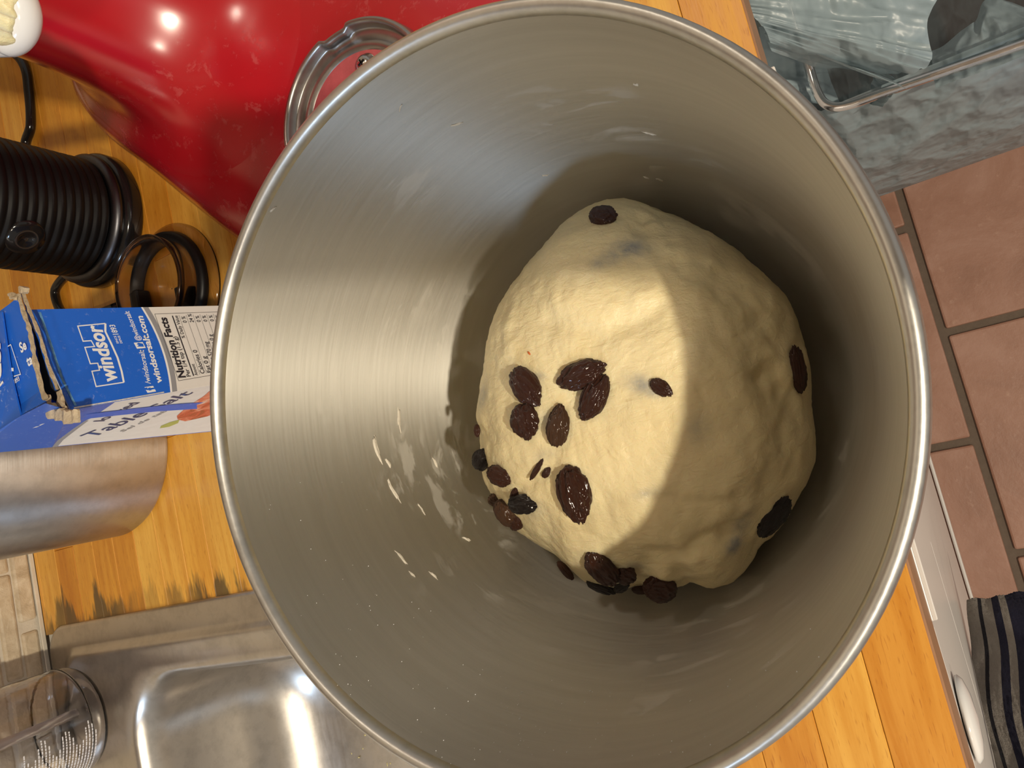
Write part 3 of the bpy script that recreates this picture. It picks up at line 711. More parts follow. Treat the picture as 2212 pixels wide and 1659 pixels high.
vs, fs = lathe([(.0003, .0022), (.004, .0022), (.0048, .0034), (.0085, .0034), (.0095, .0024), (.0118, .0024), (.0128, 0)], (0, 0, 0), 40)
q = bd.to_track_quat('Z', 'Y')
pyobj('power_button', [bc + q @ Vector(v) for v in vs], fs, GLOSSB, fr)
cpath = catmull([(fc.x + .03, fc.y + .04, .006), at(58, 330, .0045), at(66, 270, .004), at(62, 200, .004), at(48, 135, .004), (.47, .60, .004), (.55, .62, .004)], 10)
vs, fs = tube(cpath, .0036, 14); pyobj('power_cord', vs, fs, GLOSSB, fr)
cpath = catmull([(fc.x - .025, fc.y + .045, .005), at(118, 632, .004), at(152, 690, .004), (.19, .50, .004)], 8)
vs, fs = tube(cpath, .0034, 12); c3 = tag(pyobj('appliance_cord', vs, fs, GLOSSB), 'short stretch of black cord on the wood behind the salt box', 'cord')
CLEAR = Mat('clear_smoky_plastic', (.86, .80, .78), .08, 0); CLEAR.b.inputs['Transmission Weight'].default_value = 1; CLEAR.b.inputs['IOR'].default_value = 1.3
_n = CLEAR.noise(CLEAR.coord('Object'), 120, 4, .6); CLEAR.rough(CLEAR.ramp(_n, [(.4, (.06,) * 3), (.8, (.22,) * 3)])); CLEAR = CLEAR.m
lc = Vector((.183, .437, 0)); ld = empty('frother_lid', lc); tag(ld, 'clear round lid with black seal lying beside the milk frother', 'lid')
LR = .047
vs, fs = lathe([(.0005, .0020), (LR - .004, .0020), (LR - .001, .0004), (LR, .0006), (LR, .0022), (LR - .003, .0040), (.0005, .0040)], lc, 72); pyobj('flange', vs, fs, CLEAR, ld)
vs, fs = lathe([(LR - .0150, .0042), (LR - .0075, .0042), (LR - .0065, .0062), (LR - .0075, .0105), (LR - .0120, .0105), (LR - .0150, .0060), (LR - .0150, .0042)], lc, 72); pyobj('rubber_seal', vs, fs, BLACK, ld)
vs, fs = lathe([(LR - .0160, .0042), (LR - .0145, .0040), (LR - .0125, .018), (LR - .0115, .024), (LR - .0130, .0245), (LR - .0145, .0235), (LR - .0165, .010), (LR - .0160, .0042)], lc, 72); pyobj('inner_wall', vs, fs, CLEAR, ld)
hp2 = at(397, 640, .006)
bmobj('centre_clip', box_bm(hp2 - Vector((.009, .0042, .0018)), hp2 + Vector((.007, .0042, .004)), .0008), BLACK, ld, smooth=False)
tp = at(297, 640, .010)
bmobj('latch', box_bm(tp - Vector((.010, .004, .009)), tp + Vector((.004, .006, .003)), .001), BLACK, ld, smooth=False)

# ------------------------------------------------------------------ salt box
TLn, TRn = Vector((.0668, .3000, .1715)), Vector((.1115, .3065, .1790)); BLn, BRn = Vector((.0900, .3000, .0005)), Vector((.1300, .3065, .0005))
TLf, TRf, BLf, BRf = Vector((.0640, .3720, .1755)), Vector((.1120, .3760, .1820)), Vector((.0665, .3720, .0005)), Vector((.1120, .3760, .0005))
sbx = empty('salt_box', ((BLn + BRf) / 2).to_tuple()); tag(sbx, 'torn open blue and white salt carton between the bowl and the milk frother', 'box')
def quadf(tl, tr, bl, br):
    nrm = (tr - tl).cross(bl - tl).normalized()
    def f(u, v, e=0.0):  # u 0..1 rightwards, v 0..1 downwards
        p = tl * (1 - u) * (1 - v) + tr * u * (1 - v) + bl * (1 - u) * v + br * u * v
        return p - nrm * 0 + nrm * (-e)
    f.n = nrm; return f
side = quadf(TLn, TRn, BLn, BRn); front = quadf(TLf, TLn, BLf, BLn); rightf = quadf(TRn, TRf, BRn, BRf); backf = quadf(TRf, TLf, BRf, BLf)
ctr = (TLn + BRf + TRn + BLf) / 4
for g, p in ((side, TLn), (front, TLn), (rightf, TRn), (backf, TRf)): g.s = 1
def out(f, c=ctr):
    s = 1 if f.n.dot(f(.5, .5) - c) > 0 else -1
    return lambda u, v, e=0.0: f(u, v, 0) + f.n * (s * e)
side, front, rightf, backf = out(side), out(front), out(rightf), out(backf)
def patch(name, f, poly, mat, parent, e=.0001, th=0.0):
    """flat print: polygon in panel coordinates"""
    return pyobj(name, [f(u, v, e) for u, v in poly], [tuple(range(len(poly)))], mat, parent, smooth=False)
# carton walls with a little thickness
def panel(name, f, mat, v0=0, v1=1, u0=0, u1=1, bulge=0.0):
    N = 8; vs, fs = [], []
    for lay in (0, -.0006):
        for j in range(N + 1):
            for i in range(N + 1):
                u = u0 + (u1 - u0) * i / N; v = v0 + (v1 - v0) * j / N
                vs.append(f(u, v, lay))
    m = (N + 1) ** 2
    for j in range(N):
        for i in range(N):
            a = j * (N + 1) + i; fs.append((a, a + 1, a + N + 2, a + N + 1)); fs.append((m + a, m + a + N + 1, m + a + N + 2, m + a + 1))
    edge = [i for i in range(N)] + [N + (N + 1) * j for j in range(N)] + [m - 1 - i for i in range(N)] + [m - 1 - N - (N + 1) * j for j in range(N)]
    for a, b in zip(edge, edge[1:] + edge[:1]): fs.append((a, m + a, m + b, b))
    bm = bmesh.new(); bv = [bm.verts.new(v) for v in vs]
    for f_ in fs:
        try: bm.faces.new([bv[i] for i in f_])
        except ValueError: pass
    return bmobj(name, bm, mat, sbx, smooth=False)
pn = panel('side_panel', side, PAPER); pf = panel('front_panel', front, PAPER); panel('side_panel', rightf, BLUE); panel('back_panel', backf, BLUE)
pyobj('bottom_panel', [BLn, BRn, BRf, BLf], [(0, 1, 2, 3)], PAPER, sbx, smooth=False)
# blue field and silver line on the side panel
arc = [(u / 12, .252 + .050 * (1 - u / 12) ** .7 - .022 * math.sin(math.pi * u / 12)) for u in range(13)]
arc = [(u, .279 + .0887 * u - .0727 * u * u) for u, _ in arc]
patch('blue_field', side, [(0, 0)] + arc[::1] + [(1, 0)], BLUE, pn, .00012)
patch('silver_line', side, arc + [(u, v + .022) for u, v in reversed(arc)], SILVER, pn, .00010)
patch('white_line', side, arc + [(u, v + .006) for u, v in reversed(arc)], INKW, pn, .00016)
def text_mesh(body, shear=0, bold=0):
    c = bpy.data.curves.new('t', 'FONT'); c.body = body; c.size = 1; c.offset = bold; c.shear = shear; c.resolution_u = 3
    o = bpy.data.objects.new('t', c); col.objects.link(o); bpy.context.view_layer.update()
    me = bpy.data.meshes.new_from_object(o); bpy.data.objects.remove(o); bpy.data.curves.remove(c); return me
def text_on(name, f, W, H, body, u, v, h, dirv, mat, parent, e=.0002, width=None, shear=0, bold=.015):
    """u,v: baseline start in panel fractions; W,H: panel size in metres; dirv: unit reading direction in (right, down) metres"""
    me = text_mesh(body, shear, bold); xs = [p.co.x for p in me.vertices]
    sx = (width / (max(xs) - min(xs))) if width else h * 1.35; sy = h * 1.35
    dr = Vector(dirv).normalized(); upv = Vector((dr.y, -dr.x))   # up is reading direction turned left (y down)
    for p in me.vertices:
        a = (p.co.x - min(xs)) * sx; b = p.co.y * sy
        x = u * W + dr.x * a + upv.x * b; yy = v * H + dr.y * a + upv.y * b
        p.co = f(x / W, yy / H, e)
    return link(name, me, mat, parent, smooth=False)
def strip_on(name, f, W, H, pts, wd, mat, parent, e=.0002):
    vs, fs = [], []
    P = [Vector((u * W, v * H)) for u, v in pts]
    for i, p in enumerate(P):
        t1 = (P[i] - P[i - 1]).normalized() if i else (P[1] - P[0]).normalized(); t2 = (P[i + 1] - P[i]).normalized() if i < len(P) - 1 else t1
        t = (t1 + t2).normalized(); nn = Vector((-t.y, t.x)); k = wd / 2 / max(.5, nn.dot(Vector((-t1.y, t1.x))))
        for s in (1, -1):
            q = p + nn * k * s; vs.append(f(q.x / W, q.y / H, e))
    for i in range(len(P) - 1): fs.append((2 * i, 2 * i + 2, 2 * i + 3, 2 * i + 1))
    return pyobj(name, vs, fs, mat, parent, smooth=False)
SWm, SHm = .0440, .172

outl = [(.184, .160), (.182, .085), (.340, .091), (.341, .111), (.414, .114), (.417, .095), (.589, .099), (.589, .124), (.653, .122), (.653, .101), (.814, .104), (.828, .177)]
strip_on('logo_outline', side, SWm, SHm, outl, .0005, INKW, pn)
strip_on('logo_swoosh', side, SWm, SHm, [(.184, .160), (.30, .1665), (.45, .171), (.60, .170), (.74, .168), (.828, .177)], .0009, INKW, pn, .00024)
text_on('logo_lettering', side, SWm, SHm, 'windsor', .20, .145, .0072, (.0265, .0030), INKW, pn, .00026, width=.0268, bold=.03)
text_on('year_lettering', side, SWm, SHm, 'SINCE', .60, .191, .0011, (1, .02), INKW, pn, width=.0038)
text_on('year_lettering', side, SWm, SHm, 'DEPUIS', .60, .201, .0011, (1, .02), INKW, pn, width=.0038)
text_on('year_lettering', side, SWm, SHm, '1893', .70, .200, .0028, (1, .02), INKW, pn, width=.0048)
patch('social_icon', side, [(.035, .212), (.100, .210), (.100, .236), (.035, .238)], INKW, pn, .00026)
text_on('social_icon_letter', side, SWm, SHm, 'f', .055, .239, .0052, (1, 0), BLUE, pn, .00040, width=.0016, bold=.05)
patch('social_icon', side, [(.525, .234), (.595, .232), (.595, .258), (.525, .260)], INKW, pn, .00026)
patch('social_icon_bird', side, [(.540, .256), (.548, .236), (.563, .243), (.575, .238), (.590, .244), (.575, .256)], BLUE, pn, .00040)
text_on('social_address', side, SWm, SHm, '/windsorsalt', .125, .232, .0027, (1, .20), INKW, pn, .00026, width=.0170, bold=.012)
text_on('social_address', side, SWm, SHm, '@windsorsalt', .615, .2555, .0027, (1, .0), INKW, pn, .00026, width=.0150, bold=.012)
text_on('web_address', side, SWm, SHm, 'windsorsalt.com', .115, .266, .0034, (1, .115), INKW, pn, .00026, width=.0345, bold=.03)
strip_on('table_frame', side, SWm, SHm, [(.135, .80), (.112, .318), (.915, .328), (.915, .80)], .0002, INKB, pn, .00014)
text_on('nutrition_heading', side, SWm, SHm, 'Nutrition Facts', .137, .344, .0042, (1, .08), INKB, pn, width=.0322, bold=.035)
text_on('serving_line', side, SWm, SHm, 'Per 1/4 tsp (1.5 g)', .14, .3615, .0024, (1, .05), INKB, pn, width=.0215)
strip_on('heavy_rule', side, SWm, SHm, [(.141, .371), (.885, .380)], .00065, INKB, pn)
text_on('table_line', side, SWm, SHm, 'Amount', .14, .386, .0020, (1, .05), INKB, pn, width=.0062)
text_on('table_line', side, SWm, SHm, '% Daily Value', .60, .3925, .0020, (1, .05), INKB, pn, width=.0125)
yy = .3925
for a, b in (('Calories 0', '0 %'), ('Fat 0 g', '24 %'), ('Sodium 570 mg', '0 %'), ('Carbohydrate 0 g', '0 %'), ('Protein 0 g', '0 %'), ('Iodine 76 %', '0 %')):
    strip_on('thin_rule', side, SWm, SHm, [(.145, yy), (.89, yy + .009)], .00016, INKB, pn)
    text_on('table_line', side, SWm, SHm, a, .15, yy + .0185, .0027, (1, .05), INKB, pn, width=.0013 * len(a))
    if b: text_on('table_line', side, SWm, SHm, b, .79, yy + .026, .0024, (1, .05), INKB, pn, width=.0012 * len(b))
    yy += .0235
# front panel print
FW, FH = .0722, .173
patch('blue_field', front, [(0, 0), (0, .20), (.166, .176), (.45, .152), (.617, .140), (.70, .150), (.78, .135), (1, .115), (1, 0)], BLUE2, pf, .00012)
patch('grey_swoosh', front, [(0, .20), (.166, .176), (.45, .152), (.617, .140), (.60, .152), (.45, .166), (.166, .192), (0, .215)], SILVER, pf, .00011)
strip_on('blue_stripe', front, FW, FH, [(.76, .05), (.70, .22), (.655, .36), (.57, .56), (.42, .90)], .0085, BLUE, pf, .00030)
text_on('front_lettering', front, FW, FH, 'Iodized', .53, .213, .0072, (1, .06), INKN, pf, .0002, width=.0270, shear=.25)
text_on('front_lettering', front, FW, FH, 'Table Salt', .17, .283, .0120, (.052, .0175), INKN, pf, .0002, width=.0570, shear=.2, bold=.01)
text_on('front_lettering', front, FW, FH, 'Sel de table', .20, .360, .0040, (.052, .0145), SILVER, pf, .0002, width=.0330, shear=.2)
patch('food_picture', front, [(.28, .55), (.34, .505), (.42, .478), (.52, .468), (.64, .462), (.78, .462), (.90, .45), (.97, .47), (.97, .64), (.80, .67), (.60, .65), (.45, .66), (.33, .62)], MEAT, pf, .00015)
patch('herb_picture', front, [(.19, .485), (.24, .475), (.30, .49), (.33, .515), (.26, .53), (.20, .515)], HERB, pf, .00016)
strip_on('logo_outline', front, FW, FH, [(.20, .085), (.50, .067), (.60, .075), (.736, .052), (.86, .030)], .0007, INKW, pf)
text_on('logo_lettering', front, FW, FH, 'w', .60, .020, .0075, (1, .28), INKW, pf, .00026, width=.0130, bold=.04)
# top: torn opening, two scuffed flaps
def c6(x, y, z): return at(x / 4.484, 600 + y / 4.484, z)
def ribbon(name, pts, z, wd, mat, h=.0016, jit=.0008):
    P = catmull([c6(x, y, z if not isinstance(z, list) else z[i]) for i, (x, y) in enumerate(pts)], 8); vs, fs = [], []
    for i, p in enumerate(P):
        t = (P[min(i + 1, len(P) - 1)] - P[max(i - 1, 0)]); t.z = 0; t.normalize(); nn = Vector((-t.y, t.x, 0)); j = jit * noise.noise(p * 400); j2 = jit * noise.noise(p * 400 + Vector((7, 0, 0)))
        a, b = p + nn * (wd / 2 + j), p - nn * (wd / 2 + j2); up = Vector((0, 0, h / 2 + j2 * .5))
        vs += [a + up, b + up, b - up, a - up]
    for i in range(len(P) - 1):
        for k in range(4): fs.append((4 * i + k, 4 * i + (k + 1) % 4, 4 * i + 4 + (k + 1) % 4, 4 * i + 4 + k))
    fs += [(3, 2, 1, 0), tuple(len(vs) - 4 + k for k in range(4))]
    return pyobj(name, vs, fs, mat, sbx, smooth=False)
lipB = [(175, 165), (215, 290), (262, 430), (300, 560), (325, 720), (355, 860), (382, 990), (405, 1080), (440, 1180)]
lipA = [(215, 125), (275, 290), (330, 420), (385, 560), (430, 720), (480, 880), (530, 1010), (556, 1080)]
ribbon('torn_edge', lipB, .1835, .0013, KRAFT, .0012, .0007)
ribbon('torn_edge', lipA, .1815, .0008, KRAFT, .0010, .0004)
ribbon('inner_liner', [(x - 14, y + 8) for x, y in lipA], .1800, .0005, BLUE2, .0006, .0002)
ribbon('torn_edge', [(440, 1180), (500, 1240), (520, 1300), (600, 1330), (690, 1345), (770, 1335)], .1815, .0034, KRAFT, .0018, .0022)
ribbon('torn_edge', [(570, 1100), (590, 1190), (615, 1260), (640, 1310)], .1795, .0026, KRAFT, .0010, .0012)
for k in range(6): ribbon('torn_fibre', [(175 - k * 4, 165 + k * 8), (130 - k * 6, 150 + k * 9), (78 + k * 6, 165 + k * 8)], .1835 + k * .0004, .0007, KRAFT, .0006, .0004)
ribbon('torn_edge', [(205, 120), (235, 108), (262, 118)], .1825, .0024, KRAFT, .002, .0015)
dark = simple('painted_inside_shade', (.006, .006, .010), .8, nscale=60, namp=.3)
pyobj('opening_shade', [TLn + Vector((.001, .0008, -.0006)), TRn + Vector((-.001, .0008, -.0006)), c6(215, 160, .1780), c6(330, 560, .1775), c6(440, 1150, .1760)], [(0, 1, 2, 3, 4)], dark, sbx, smooth=False)  # near-black sheet paints the shade inside the torn carton
# folded rim of the side panel, rubbed pale at the crease
strip_on('worn_crease', side, SWm, SHm, [(.03, .016), (.3, .012), (.6, .020), (.97, .028)], .0010, simple('rubbed_blue', (.12, .32, .72), .6, nscale=500, namp=.7), pn, .0003)
strip_on('worn_crease', side, SWm, SHm, [(.012, .01), (.010, .12), (.012, .26)], .0006, simple('rubbed_white', (.60, .66, .75), .6, nscale=500, namp=.7), pn, .0003)
def sheet(name, pts, mat, th=.0006, parent=None):
    n = len(pts); vs = [Vector(p) for p in pts] + [Vector(p) - Vector((0, 0, th)) for p in pts]
    return pyobj(name, vs, [tuple(range(n)), tuple(range(2 * n - 1, n - 1, -1))] + [(i, n + i, n + (i + 1) % n, (i + 1) % n) for i in range(n)], mat, parent or sbx, smooth=False)
fa = sheet('top_flap', [c6(170, 190, .1832), c6(262, 430, .1832), c6(300, 560, .1832), c6(355, 860, .1828), c6(405, 1080, .1822), c6(440, 1215, .1830), c6(205, 1335, .1845), c6(-30, 1390, .184), c6(-60, 320, .184), c6(0, 320, .1838), c6(90, 255, .1836)], BLUE2)
fb = sheet('top_flap', [c6(18, 330, .1850), c6(60, 640, .1850), c6(110, 950, .1845), c6(200, 1337, .1850), c6(130, 1380, .1850), c6(0, 1470, .185), c6(-250, 1560, .185), c6(-60, 360, .1850)], BLUE2)
def topf(u, v, e=0): # u 0..1 maps metres toward the camera side (-y), v downwards (-x)
    return Vector((.112 - v * .045, .345 - u * .045, .1838 - v * .0015 + e))
def c6t(x, y): 
    p = c6(x, y, .1842); return ((.345 - p.y) / .045, (.112 - p.x) / .045)
text_on('top_lettering', topf, .045, .045, 'Se', *c6t(208, 728), .0043, (1, -.12), INKW, fa, .0012, width=.0046, bold=.03)
text_on('top_lettering', topf, .045, .045, 'ta', *c6t(268, 862), .0043, (1, -.12), INKW, fa, .0012, width=.0040, bold=.03)
strip_on('logo_outline', topf, .045, .045, [c6t(75, 670), c6t(112, 648), c6t(195, 935), c6t(132, 955)], .0004, INKW, fa, .0012)
def xplane(x, y, X=.0655):
    d = ray(x / 4.484, 600 + y / 4.484); return CP + d * (X / d.x)
pyobj('front_gusset', [TLn, xplane(690, 1290), xplane(440, 1215), xplane(205, 1335), xplane(130, 1380), xplane(0, 1470), xplane(-120, 1560), TLf], [(0, 1, 2, 3, 4, 5, 6, 7)], BLUE2, pf, smooth=False)
a_ = c6t(128, 905)
text_on('logo_lettering', topf, .045, .045, 'r', a_[0], a_[1], .0048, (.25, -1), INKW, fa, .0012, width=.0034, bold=.04)
a_ = c6t(195, 1030)
text_on('year_lettering', topf, .045, .045, '1893', a_[0], a_[1], .0020, (.2, -1), INKW, fa, .0004, width=.0040) if False else text_on('year_lettering', topf, .045, .045, '1893', *c6t(135, 1030), .0020, (1, -.12), INKW, fa, .0012, width=.0042)
a_ = c6t(46, 985)
text_on('logo_lettering', lambda u, v, e=0: topf(u, v, e + .0022), .045, .045, 'dsi', a_[0], a_[1], .0075, (.28, -1), INKW, fb, .0004, width=.0150, bold=.04)
strip_on('logo_swoosh', lambda u, v, e=0: topf(u, v, e + .0022), .045, .045, [c6t(62, 1005), c6t(30, 1045), c6t(0, 1075), c6t(-30, 1095)], .0009, INKW, fb, .0004)

# ------------------------------------------------------------------ steel canister
kc = Vector((.0925, .5435, 0)); KR = .0705
vs, fs = lathe([(.0005, .0), (KR - .006, 0), (KR - .0015, .001), (KR, .004), (KR, .168), (KR - .001, .171), (KR - .003, .1715), (KR - .0045, .170), (KR - .0045, .01), (.0005, .008)], kc, 120)
cn = pyobj('steel_canister', vs, fs, CANM, base=kc); tag(cn, 'round brushed steel canister below the salt box in the picture', 'canister')

# ------------------------------------------------------------------ clear bottle on the sink deck
bt = Vector((-.1080, .6310, .0032)); bo = empty('clear_bottle', bt); tag(bo, 'clear plastic bottle with printed white lines on the sink rim by the stone tiles', 'bottle')
BC = Mat('clear_plastic', (.97, .95, .95), .05, 0); BC.b.inputs['Transmission Weight'].default_value = 1; BC.b.inputs['IOR'].default_value = 1.42
_n = BC.noise(BC.coord('Object'), 60, 3, .5); BC.bump(_n, .15, .002); BC = BC.m
BR = .042
outer = [(.0005, .004), (.012, .0035), (.020, .001), (.028, 0), (.036, .003), (.0405, .009), (BR, .017), (BR, .03), (BR, .135), (.040, .150), (.033, .165), (.022, .176), (.0135, .183), (.0135, .20)]
inr = [(max(r - .0011, .0003), z + (.0012 if i < 5 else 0)) for i, (r, z) in enumerate(outer)]
oc = [(p.x, p.y) for p in catmull([Vector((r, z, 0)) for r, z in outer], 4)]; ic = [(p.x, p.y) for p in catmull([Vector((r, z, 0)) for r, z in inr], 4)]
vs, fs = lathe([(max(r, .0003), z) for r, z in oc] + [(max(r, .0002), z) for r, z in reversed(ic)], bt, 72)
pyobj('bottle_body', vs, fs, BC, bo)
vs, fs = tube([(bt.x + .004, bt.y, bt.z + .006), (bt.x + .002, bt.y, bt.z + .10), (bt.x, bt.y, bt.z + .198)], .0036, 16); pyobj('dip_tube', vs, fs, simple('milky_tube', (.80, .72, .72), .3, nscale=40, namp=.05, Transmission_Weight=.85, IOR=1.1), bo)
vs, fs = lathe([(.0003, .215), (.0145, .215), (.0155, .213), (.0155, .197), (.0145, .195)], bt, 40); pyobj('cap', vs, fs, CERAMIC, bo)
LBL = simple('white_label_ink', (.72, .70, .72), .5, nscale=200, namp=.15)
bm = bmesh.new(); random.seed(3)
for k in range(22):     # lines of tiny print running around the front of the bottle
    z = .016 + k * .0024; a0 = R(208 + 1.2 * k + random.uniform(-2, 2)); a1 = R(262 + 10 * math.sin(k * .9))
    a = a0
    while a < a1:
        da = random.uniform(.02, .07); pts = []
        for (aa, zz) in ((a, z), (a + da, z), (a + da, z + .0009), (a, z + .0009)):
            rr_ = BR + .00025 if zz > .017 else .0405 + .0018
            pts.append(bm.verts.new((bt.x + rr_ * math.cos(aa), bt.y + rr_ * math.sin(aa), bt.z + zz)))
        bm.faces.new(pts); a += da + .012
pl_ = bmobj('printed_lines', bm, LBL, bo, smooth=False); pl_['kind'] = 'stuff'

# ------------------------------------------------------------------ wire holder with plastic bag
WZ = -.20; WIREM = m_steel('chrome_wire', (200, 200, 200), (.80, .77, .76), .14, .05)
wh = empty('bag_holder', (.20, .01, WZ)); tag(wh, 'chrome wire bag frame sticking out below the worktop', 'bag holder')
wpts = [(.46, .012, WZ), (.35, .0115, WZ), (.235, .0115, WZ), (.204, .0110, WZ), (.192, .006, WZ), (.1875, -.006, WZ), (.186, -.030, WZ), (.181, -.104, WZ), (.176, -.20, WZ), (.172, -.28, WZ), (.180, -.305, WZ), (.21, -.315, WZ), (.35, -.315, WZ), (.46, -.315, WZ)]
vs, fs = tube(catmull(wpts, 8), .0031, 14); pyobj('wire', vs, fs, WIREM, wh)
vs, fs = tube(catmull([(.232, .0115, WZ), (.234, .0115, WZ + .012), (.235, .0118, WZ + .03), (.235, .0165, WZ + .034)], 6), .0026, 12); pyobj('wire_hook', vs, fs, WIREM, wh)
vs, fs = tube([(.30, .0115, WZ + .001), (.30, .0175, WZ + .001)], .004, 12); pyobj('wire_hook', vs, fs, WIREM, wh)
bg = empty('plastic_bag', (.31, -.15, -.72)); tag(bg, 'crumpled translucent grey plastic bag hanging in the wire frame', 'bag')
PB = Mat('bag_film', (.36, .42, .44), .36); PB.b.inputs['Specular IOR Level'].default_value = .6; PB.b.inputs['Coat Weight'].default_value = .25; PB.b.inputs['Coat Roughness'].default_value = .2
_n = PB.noise(PB.coord('Object'), 26, 5, .6, .8); PB.color(PB.mix(_n, (.25, .325, .36), (.40, .49, .54))); _v = PB.node('ShaderNodeTexVoronoi', feature='SMOOTH_F1', i={'Scale': 24.0, 'Smoothness': .35}); _w = PB.node('ShaderNodeVectorMath', operation='ADD'); _nn = PB.node('ShaderNodeTexNoise', i={'Scale': 18.0, 'Detail': 3.0}); _cc = PB.coord('Object', (1, 1.6, .8)); PB.l(_cc, _nn.inputs['Vector']); _sc = PB.node('ShaderNodeVectorMath', operation='SCALE', i={'Scale': .06}); PB.l(_nn.outputs['Color'], _sc.inputs[0]); PB.l(_cc, _w.inputs[0]); PB.l(_sc.outputs[0], _w.inputs[1]); PB.l(_w.outputs[0], _v.inputs['Vector']); PB.bump(_v.outputs['Distance'], .8, .016)
_tr = PB.node('ShaderNodeBsdfTransparent'); _mx = PB.node('ShaderNodeMixShader', i={0: .09}); PB.l(PB.b.outputs[0], _mx.inputs[1]); PB.l(_tr.outputs[0], _mx.inputs[2]); PB.l(_mx.outputs[0], PB.n['Material Output'].inputs[0])
_tl = PB.node('ShaderNodeBsdfTranslucent', i={'Color': (.25, .33, .34, 1)}); _m2 = PB.node('ShaderNodeMixShader', i={0: .22}); PB.l(PB.b.outputs[0], _m2.inputs[1]); PB.l(_tl.outputs[0], _m2.inputs[2]); PB.l(_m2.outputs[0], _mx.inputs[1]); PB = PB.m
def bagring(z, grow, seed, y1=.030, n=220):
    b = rrect(.192 - grow, .452 + grow, -.300 - grow, y1, .03 + grow * .5, z, n // 4); out = []
    for i, p in enumerate(b):
        c = Vector((.32, -.15, z)); d = (p - c); d.z = 0; d.normalize()
        a = math.atan2(d.y, d.x)
        wv = .013 * noise.noise(Vector((math.cos(a) * 3.2, math.sin(a) * 3.2, z * 6 + seed))) + .0055 * (1 - abs(noise.noise(Vector((math.cos(a) * 7, math.sin(a) * 7, z * 16 + seed)))) * 2.2) + .003 * (1 - abs(noise.noise(Vector((math.cos(a) * 4 + z * 22, math.sin(a) * 4 - z * 17, z * 9)))) * 2.2)
        q = p + d * wv; q.y = min(q.y, .0375); q.z = z + .004 * noise.noise(p * 20); out.append(q)
    return out
prof_b = [(-.205, -.004), (-.215, -.002), (-.235, .002), (-.27, .004), (-.32, .008), (-.38, .010), (-.44, .008), (-.50, .002), (-.56, -.008), (-.61, -.025), (-.65, -.050), (-.675, -.08), (-.69, -.11)]
vs, fs = loft([bagring(z, g, 0) for z, g in prof_b], False, True); pyobj('bag_body', vs, fs, PB, bg)
# bunched mouth and handle pulled to the corner of the cabinet
def cloth_patch(name, A, B, mat, parent, N=90, Mm=50, amp=.004, freq=14, seed=0, sag=0.0, zz=None):
    """A, B: polylines (start side, end side); surface ruled between them with pleats"""
    pa, pb = catmull(A, 10), catmull(B, 10)
    def samp(P, t): x = t * (len(P) - 1); i = min(int(x), len(P) - 2); return P[i].lerp(P[i + 1], x - i)
    vs, fs = [], []
    for j in range(N + 1):
        t = j / N
        for i in range(Mm + 1):
            s = i / Mm; a, b = samp(pa, t), samp(pb, t); p = a.lerp(b, s)
            pl = amp * (.35 + s) * (1 - abs(noise.noise(Vector((t * freq, s * 1.6, seed)))) * 2.4) + amp * .5 * noise.noise(Vector((t * freq * 2.3, s * 4, seed + 5)))
            p.z += pl + sag * math.sin(math.pi * s); vs.append(p)
    for j in range(N):
        for i in range(Mm): k = j * (Mm + 1) + i; fs.append((k, k + 1, k + Mm + 2, k + Mm + 1))
    return pyobj(name, vs, fs, mat, parent)
cloth_patch('bag_handle', [at(1585, -40, -.10), at(1610, 20, -.10), at(1650, 60, -.105), at(1665, 95, -.11)], [at(2075, -90, -.17), at(2005, 40, -.17), at(2010, 140, -.18), at(1925, 165, -.194), at(1820, 150, -.19)], PB, bg, amp=.005, freq=9, seed=1)
cloth_patch('bag_handle', [at(1650, 70, -.115), at(1660, 95, -.12), at(1668, 112, -.12)], [at(1960, 195, -.197), at(1880, 160, -.20), at(1760, 148, -.20)], PB, bg, amp=.003, freq=5, seed=4)
cloth_patch('bag_mouth', [at(1640, 60, -.18), at(1655, 160, -.19), at(1690, 215, -.195)], [at(1770, 60, -.23), at(1790, 160, -.24), at(1820, 235, -.235)], PB, bg, amp=.004, freq=6, seed=7)
cloth_patch('bag_mouth', [at(1905, 232, -.2), at(1930, 205, -.2), at(1965, 190, -.2)], [at(1870, 225, -.23), at(1880, 190, -.24), at(1895, 150, -.24)], PB, bg, amp=.003, freq=6, seed=9)
cloth_patch('bag_mouth', [at(2020, 190, -.201), at(2110, 160, -.201), at(2212, 122, -.201), at(2330, 80, -.201)], [at(2010, 110, -.25), at(2100, 55, -.25), at(2140, 0, -.26), at(2300, 60, -.26)], PB, bg, amp=.004, freq=5, seed=11)

# ------------------------------------------------------------------ striped towel
tw = empty('kitchen_towel', (-.20, -.03, -.42)); tag(tw, 'grey knitted towel with navy stripes hanging in front of the cabinet', 'towel')
TW = Mat('striped_knit', (.45, .42, .38), .9); uvn = TW.node('ShaderNodeUVMap'); sp_ = TW.node('ShaderNodeSeparateXYZ'); TW.l(uvn.outputs[0], sp_.inputs[0])
TW.color(TW.ramp(sp_.outputs[0], [(0, (.40, .36, .32)), (.150, (.015, .015, .025)), (.198, (.40, .36, .32)), (.335, (.012, .013, .045)), (.430, (.40, .36, .32)), (.520, (.012, .013, .045)), (.80, (.40, .36, .32))], 'CONSTANT'))
cv = TW.node('ShaderNodeCombineXYZ'); TW.l(TW.math('MULTIPLY', sp_.outputs[0], 60), cv.inputs[0]); TW.l(TW.math('MULTIPLY', sp_.outputs[1], 170), cv.inputs[1])
vz = TW.noise(cv.outputs[0], 1.0, 3, .7); TW.bump(vz, .9, .0035)
TW = TW.m
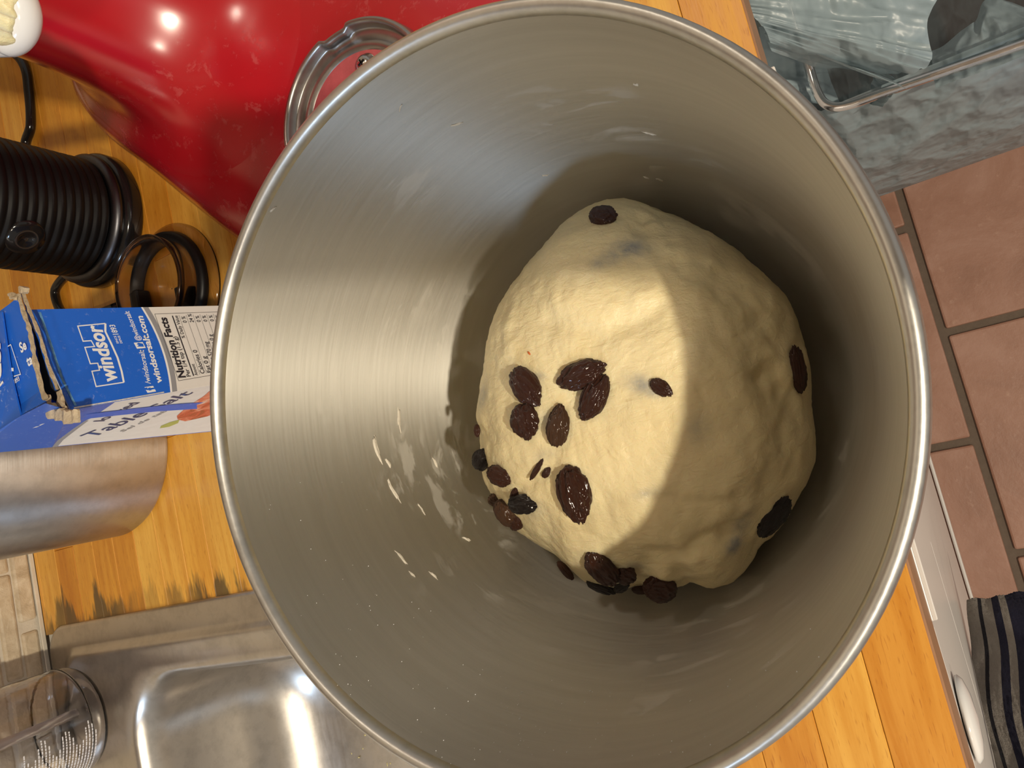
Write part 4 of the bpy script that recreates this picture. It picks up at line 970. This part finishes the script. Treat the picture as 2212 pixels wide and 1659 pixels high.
rows = [((2088, 1296), (2245, 1272), -.42), ((2089, 1330), (2262, 1300), -.40), ((2099, 1400), (2285, 1385), -.36), ((2100, 1480), (2298, 1475), -.31), ((2110, 1550), (2300, 1560), -.27), ((2136, 1640), (2320, 1650), -.23), ((2160, 1720), (2345, 1740), -.19), ((2182, 1830), (2370, 1850), -.14)]
L = catmull([at(*a, z) for a, b, z in rows], 12); Rr = catmull([at(*b, z) for a, b, z in rows], 12); NT = 60
vs, uv, fs = [], [], []
for lay in (0, 1):
    for j, (a, b) in enumerate(zip(L, Rr)):
        for i in range(NT + 1):
            s = i / NT; p = a.lerp(b, s); p = p + Vector((.0022 * noise.noise(Vector((s * 5, j * .06, 0))) + .0010 * noise.noise(Vector((s * 40, j * .8, 3))) - lay * .004, 0, 0))
            if j == 0: p.z += .001
            vs.append(p); uv.append((s, j / len(L)))
m1 = len(L) * (NT + 1)
for j in range(len(L) - 1):
    for i in range(NT):
        k = j * (NT + 1) + i; fs.append((k, k + 1, k + NT + 2, k + NT + 1)); fs.append((m1 + k, m1 + k + NT + 1, m1 + k + NT + 2, m1 + k + 1))
for i in range(NT): fs.append((i, m1 + i, m1 + i + 1, i + 1))
for j in range(len(L) - 1): k = j * (NT + 1); fs.append((k, k + NT + 1, m1 + k + NT + 1, m1 + k)); k += NT; fs.append((k, m1 + k, m1 + k + NT + 1, k + NT + 1))
tm = pyobj('towel_cloth', vs, fs, TW, tw); lay_ = tm.data.uv_layers.new(name='UVMap')
for lp in tm.data.loops: lay_.data[lp.index].uv = uv[lp.vertex_index]
L2 = catmull([at(*a, z) for a, z in (((2083, 1290), -.425), ((2080, 1400), -.37), ((2087, 1500), -.31), ((2095, 1600), -.25), ((2118, 1700), -.20))], 10)
vs = [p + Vector((-.006 * o, .000 * o, 0)) for p in L2 for o in (0, 1, 2)]
# rail that carries the towel, outside the picture
RLc = bmesh.new(); vs, fs = tube([(-.262, .0165, -.125), (-.262, -.16, -.125)], .005, 14); rl = pyobj('towel_rail', vs, fs, STEEL); tag(rl, 'steel rail fixed to the cabinet front carrying the striped towel', 'rail')
RLc.free()

# ------------------------------------------------------------------ the phone that takes the picture, just behind the lens position
ph = empty('smartphone', tuple(CP - M2 * .006)); tag(ph, 'black smartphone held over the steel bowl, above the picture', 'phone')
def pb(x0, x1, y0, y1, z0, z1, r, n=8):
    rings = []
    for z, d in ((z0, .0012), (z0 + .0008, .0003), (z0 + .002, 0), (z1 - .002, 0), (z1 - .0008, .0003), (z1, .0012)):
        rings.append([CP + M0 * p.x + M1 * p.y - M2 * p.z for p in rrect(x0 + d, x1 - d, y0 + d, y1 - d, r, z, n)])
    return loft(rings, True, True)
vs, fs = pb(-.014, .146, -.070, .006, .0045, .0125, .011); pyobj('phone_body', vs, fs, BLACK, ph)
vs, fs = pb(-.012, .144, -.068, .004, .0126, .0130, .010); pyobj('phone_screen', vs, fs, GLOSSB, ph)
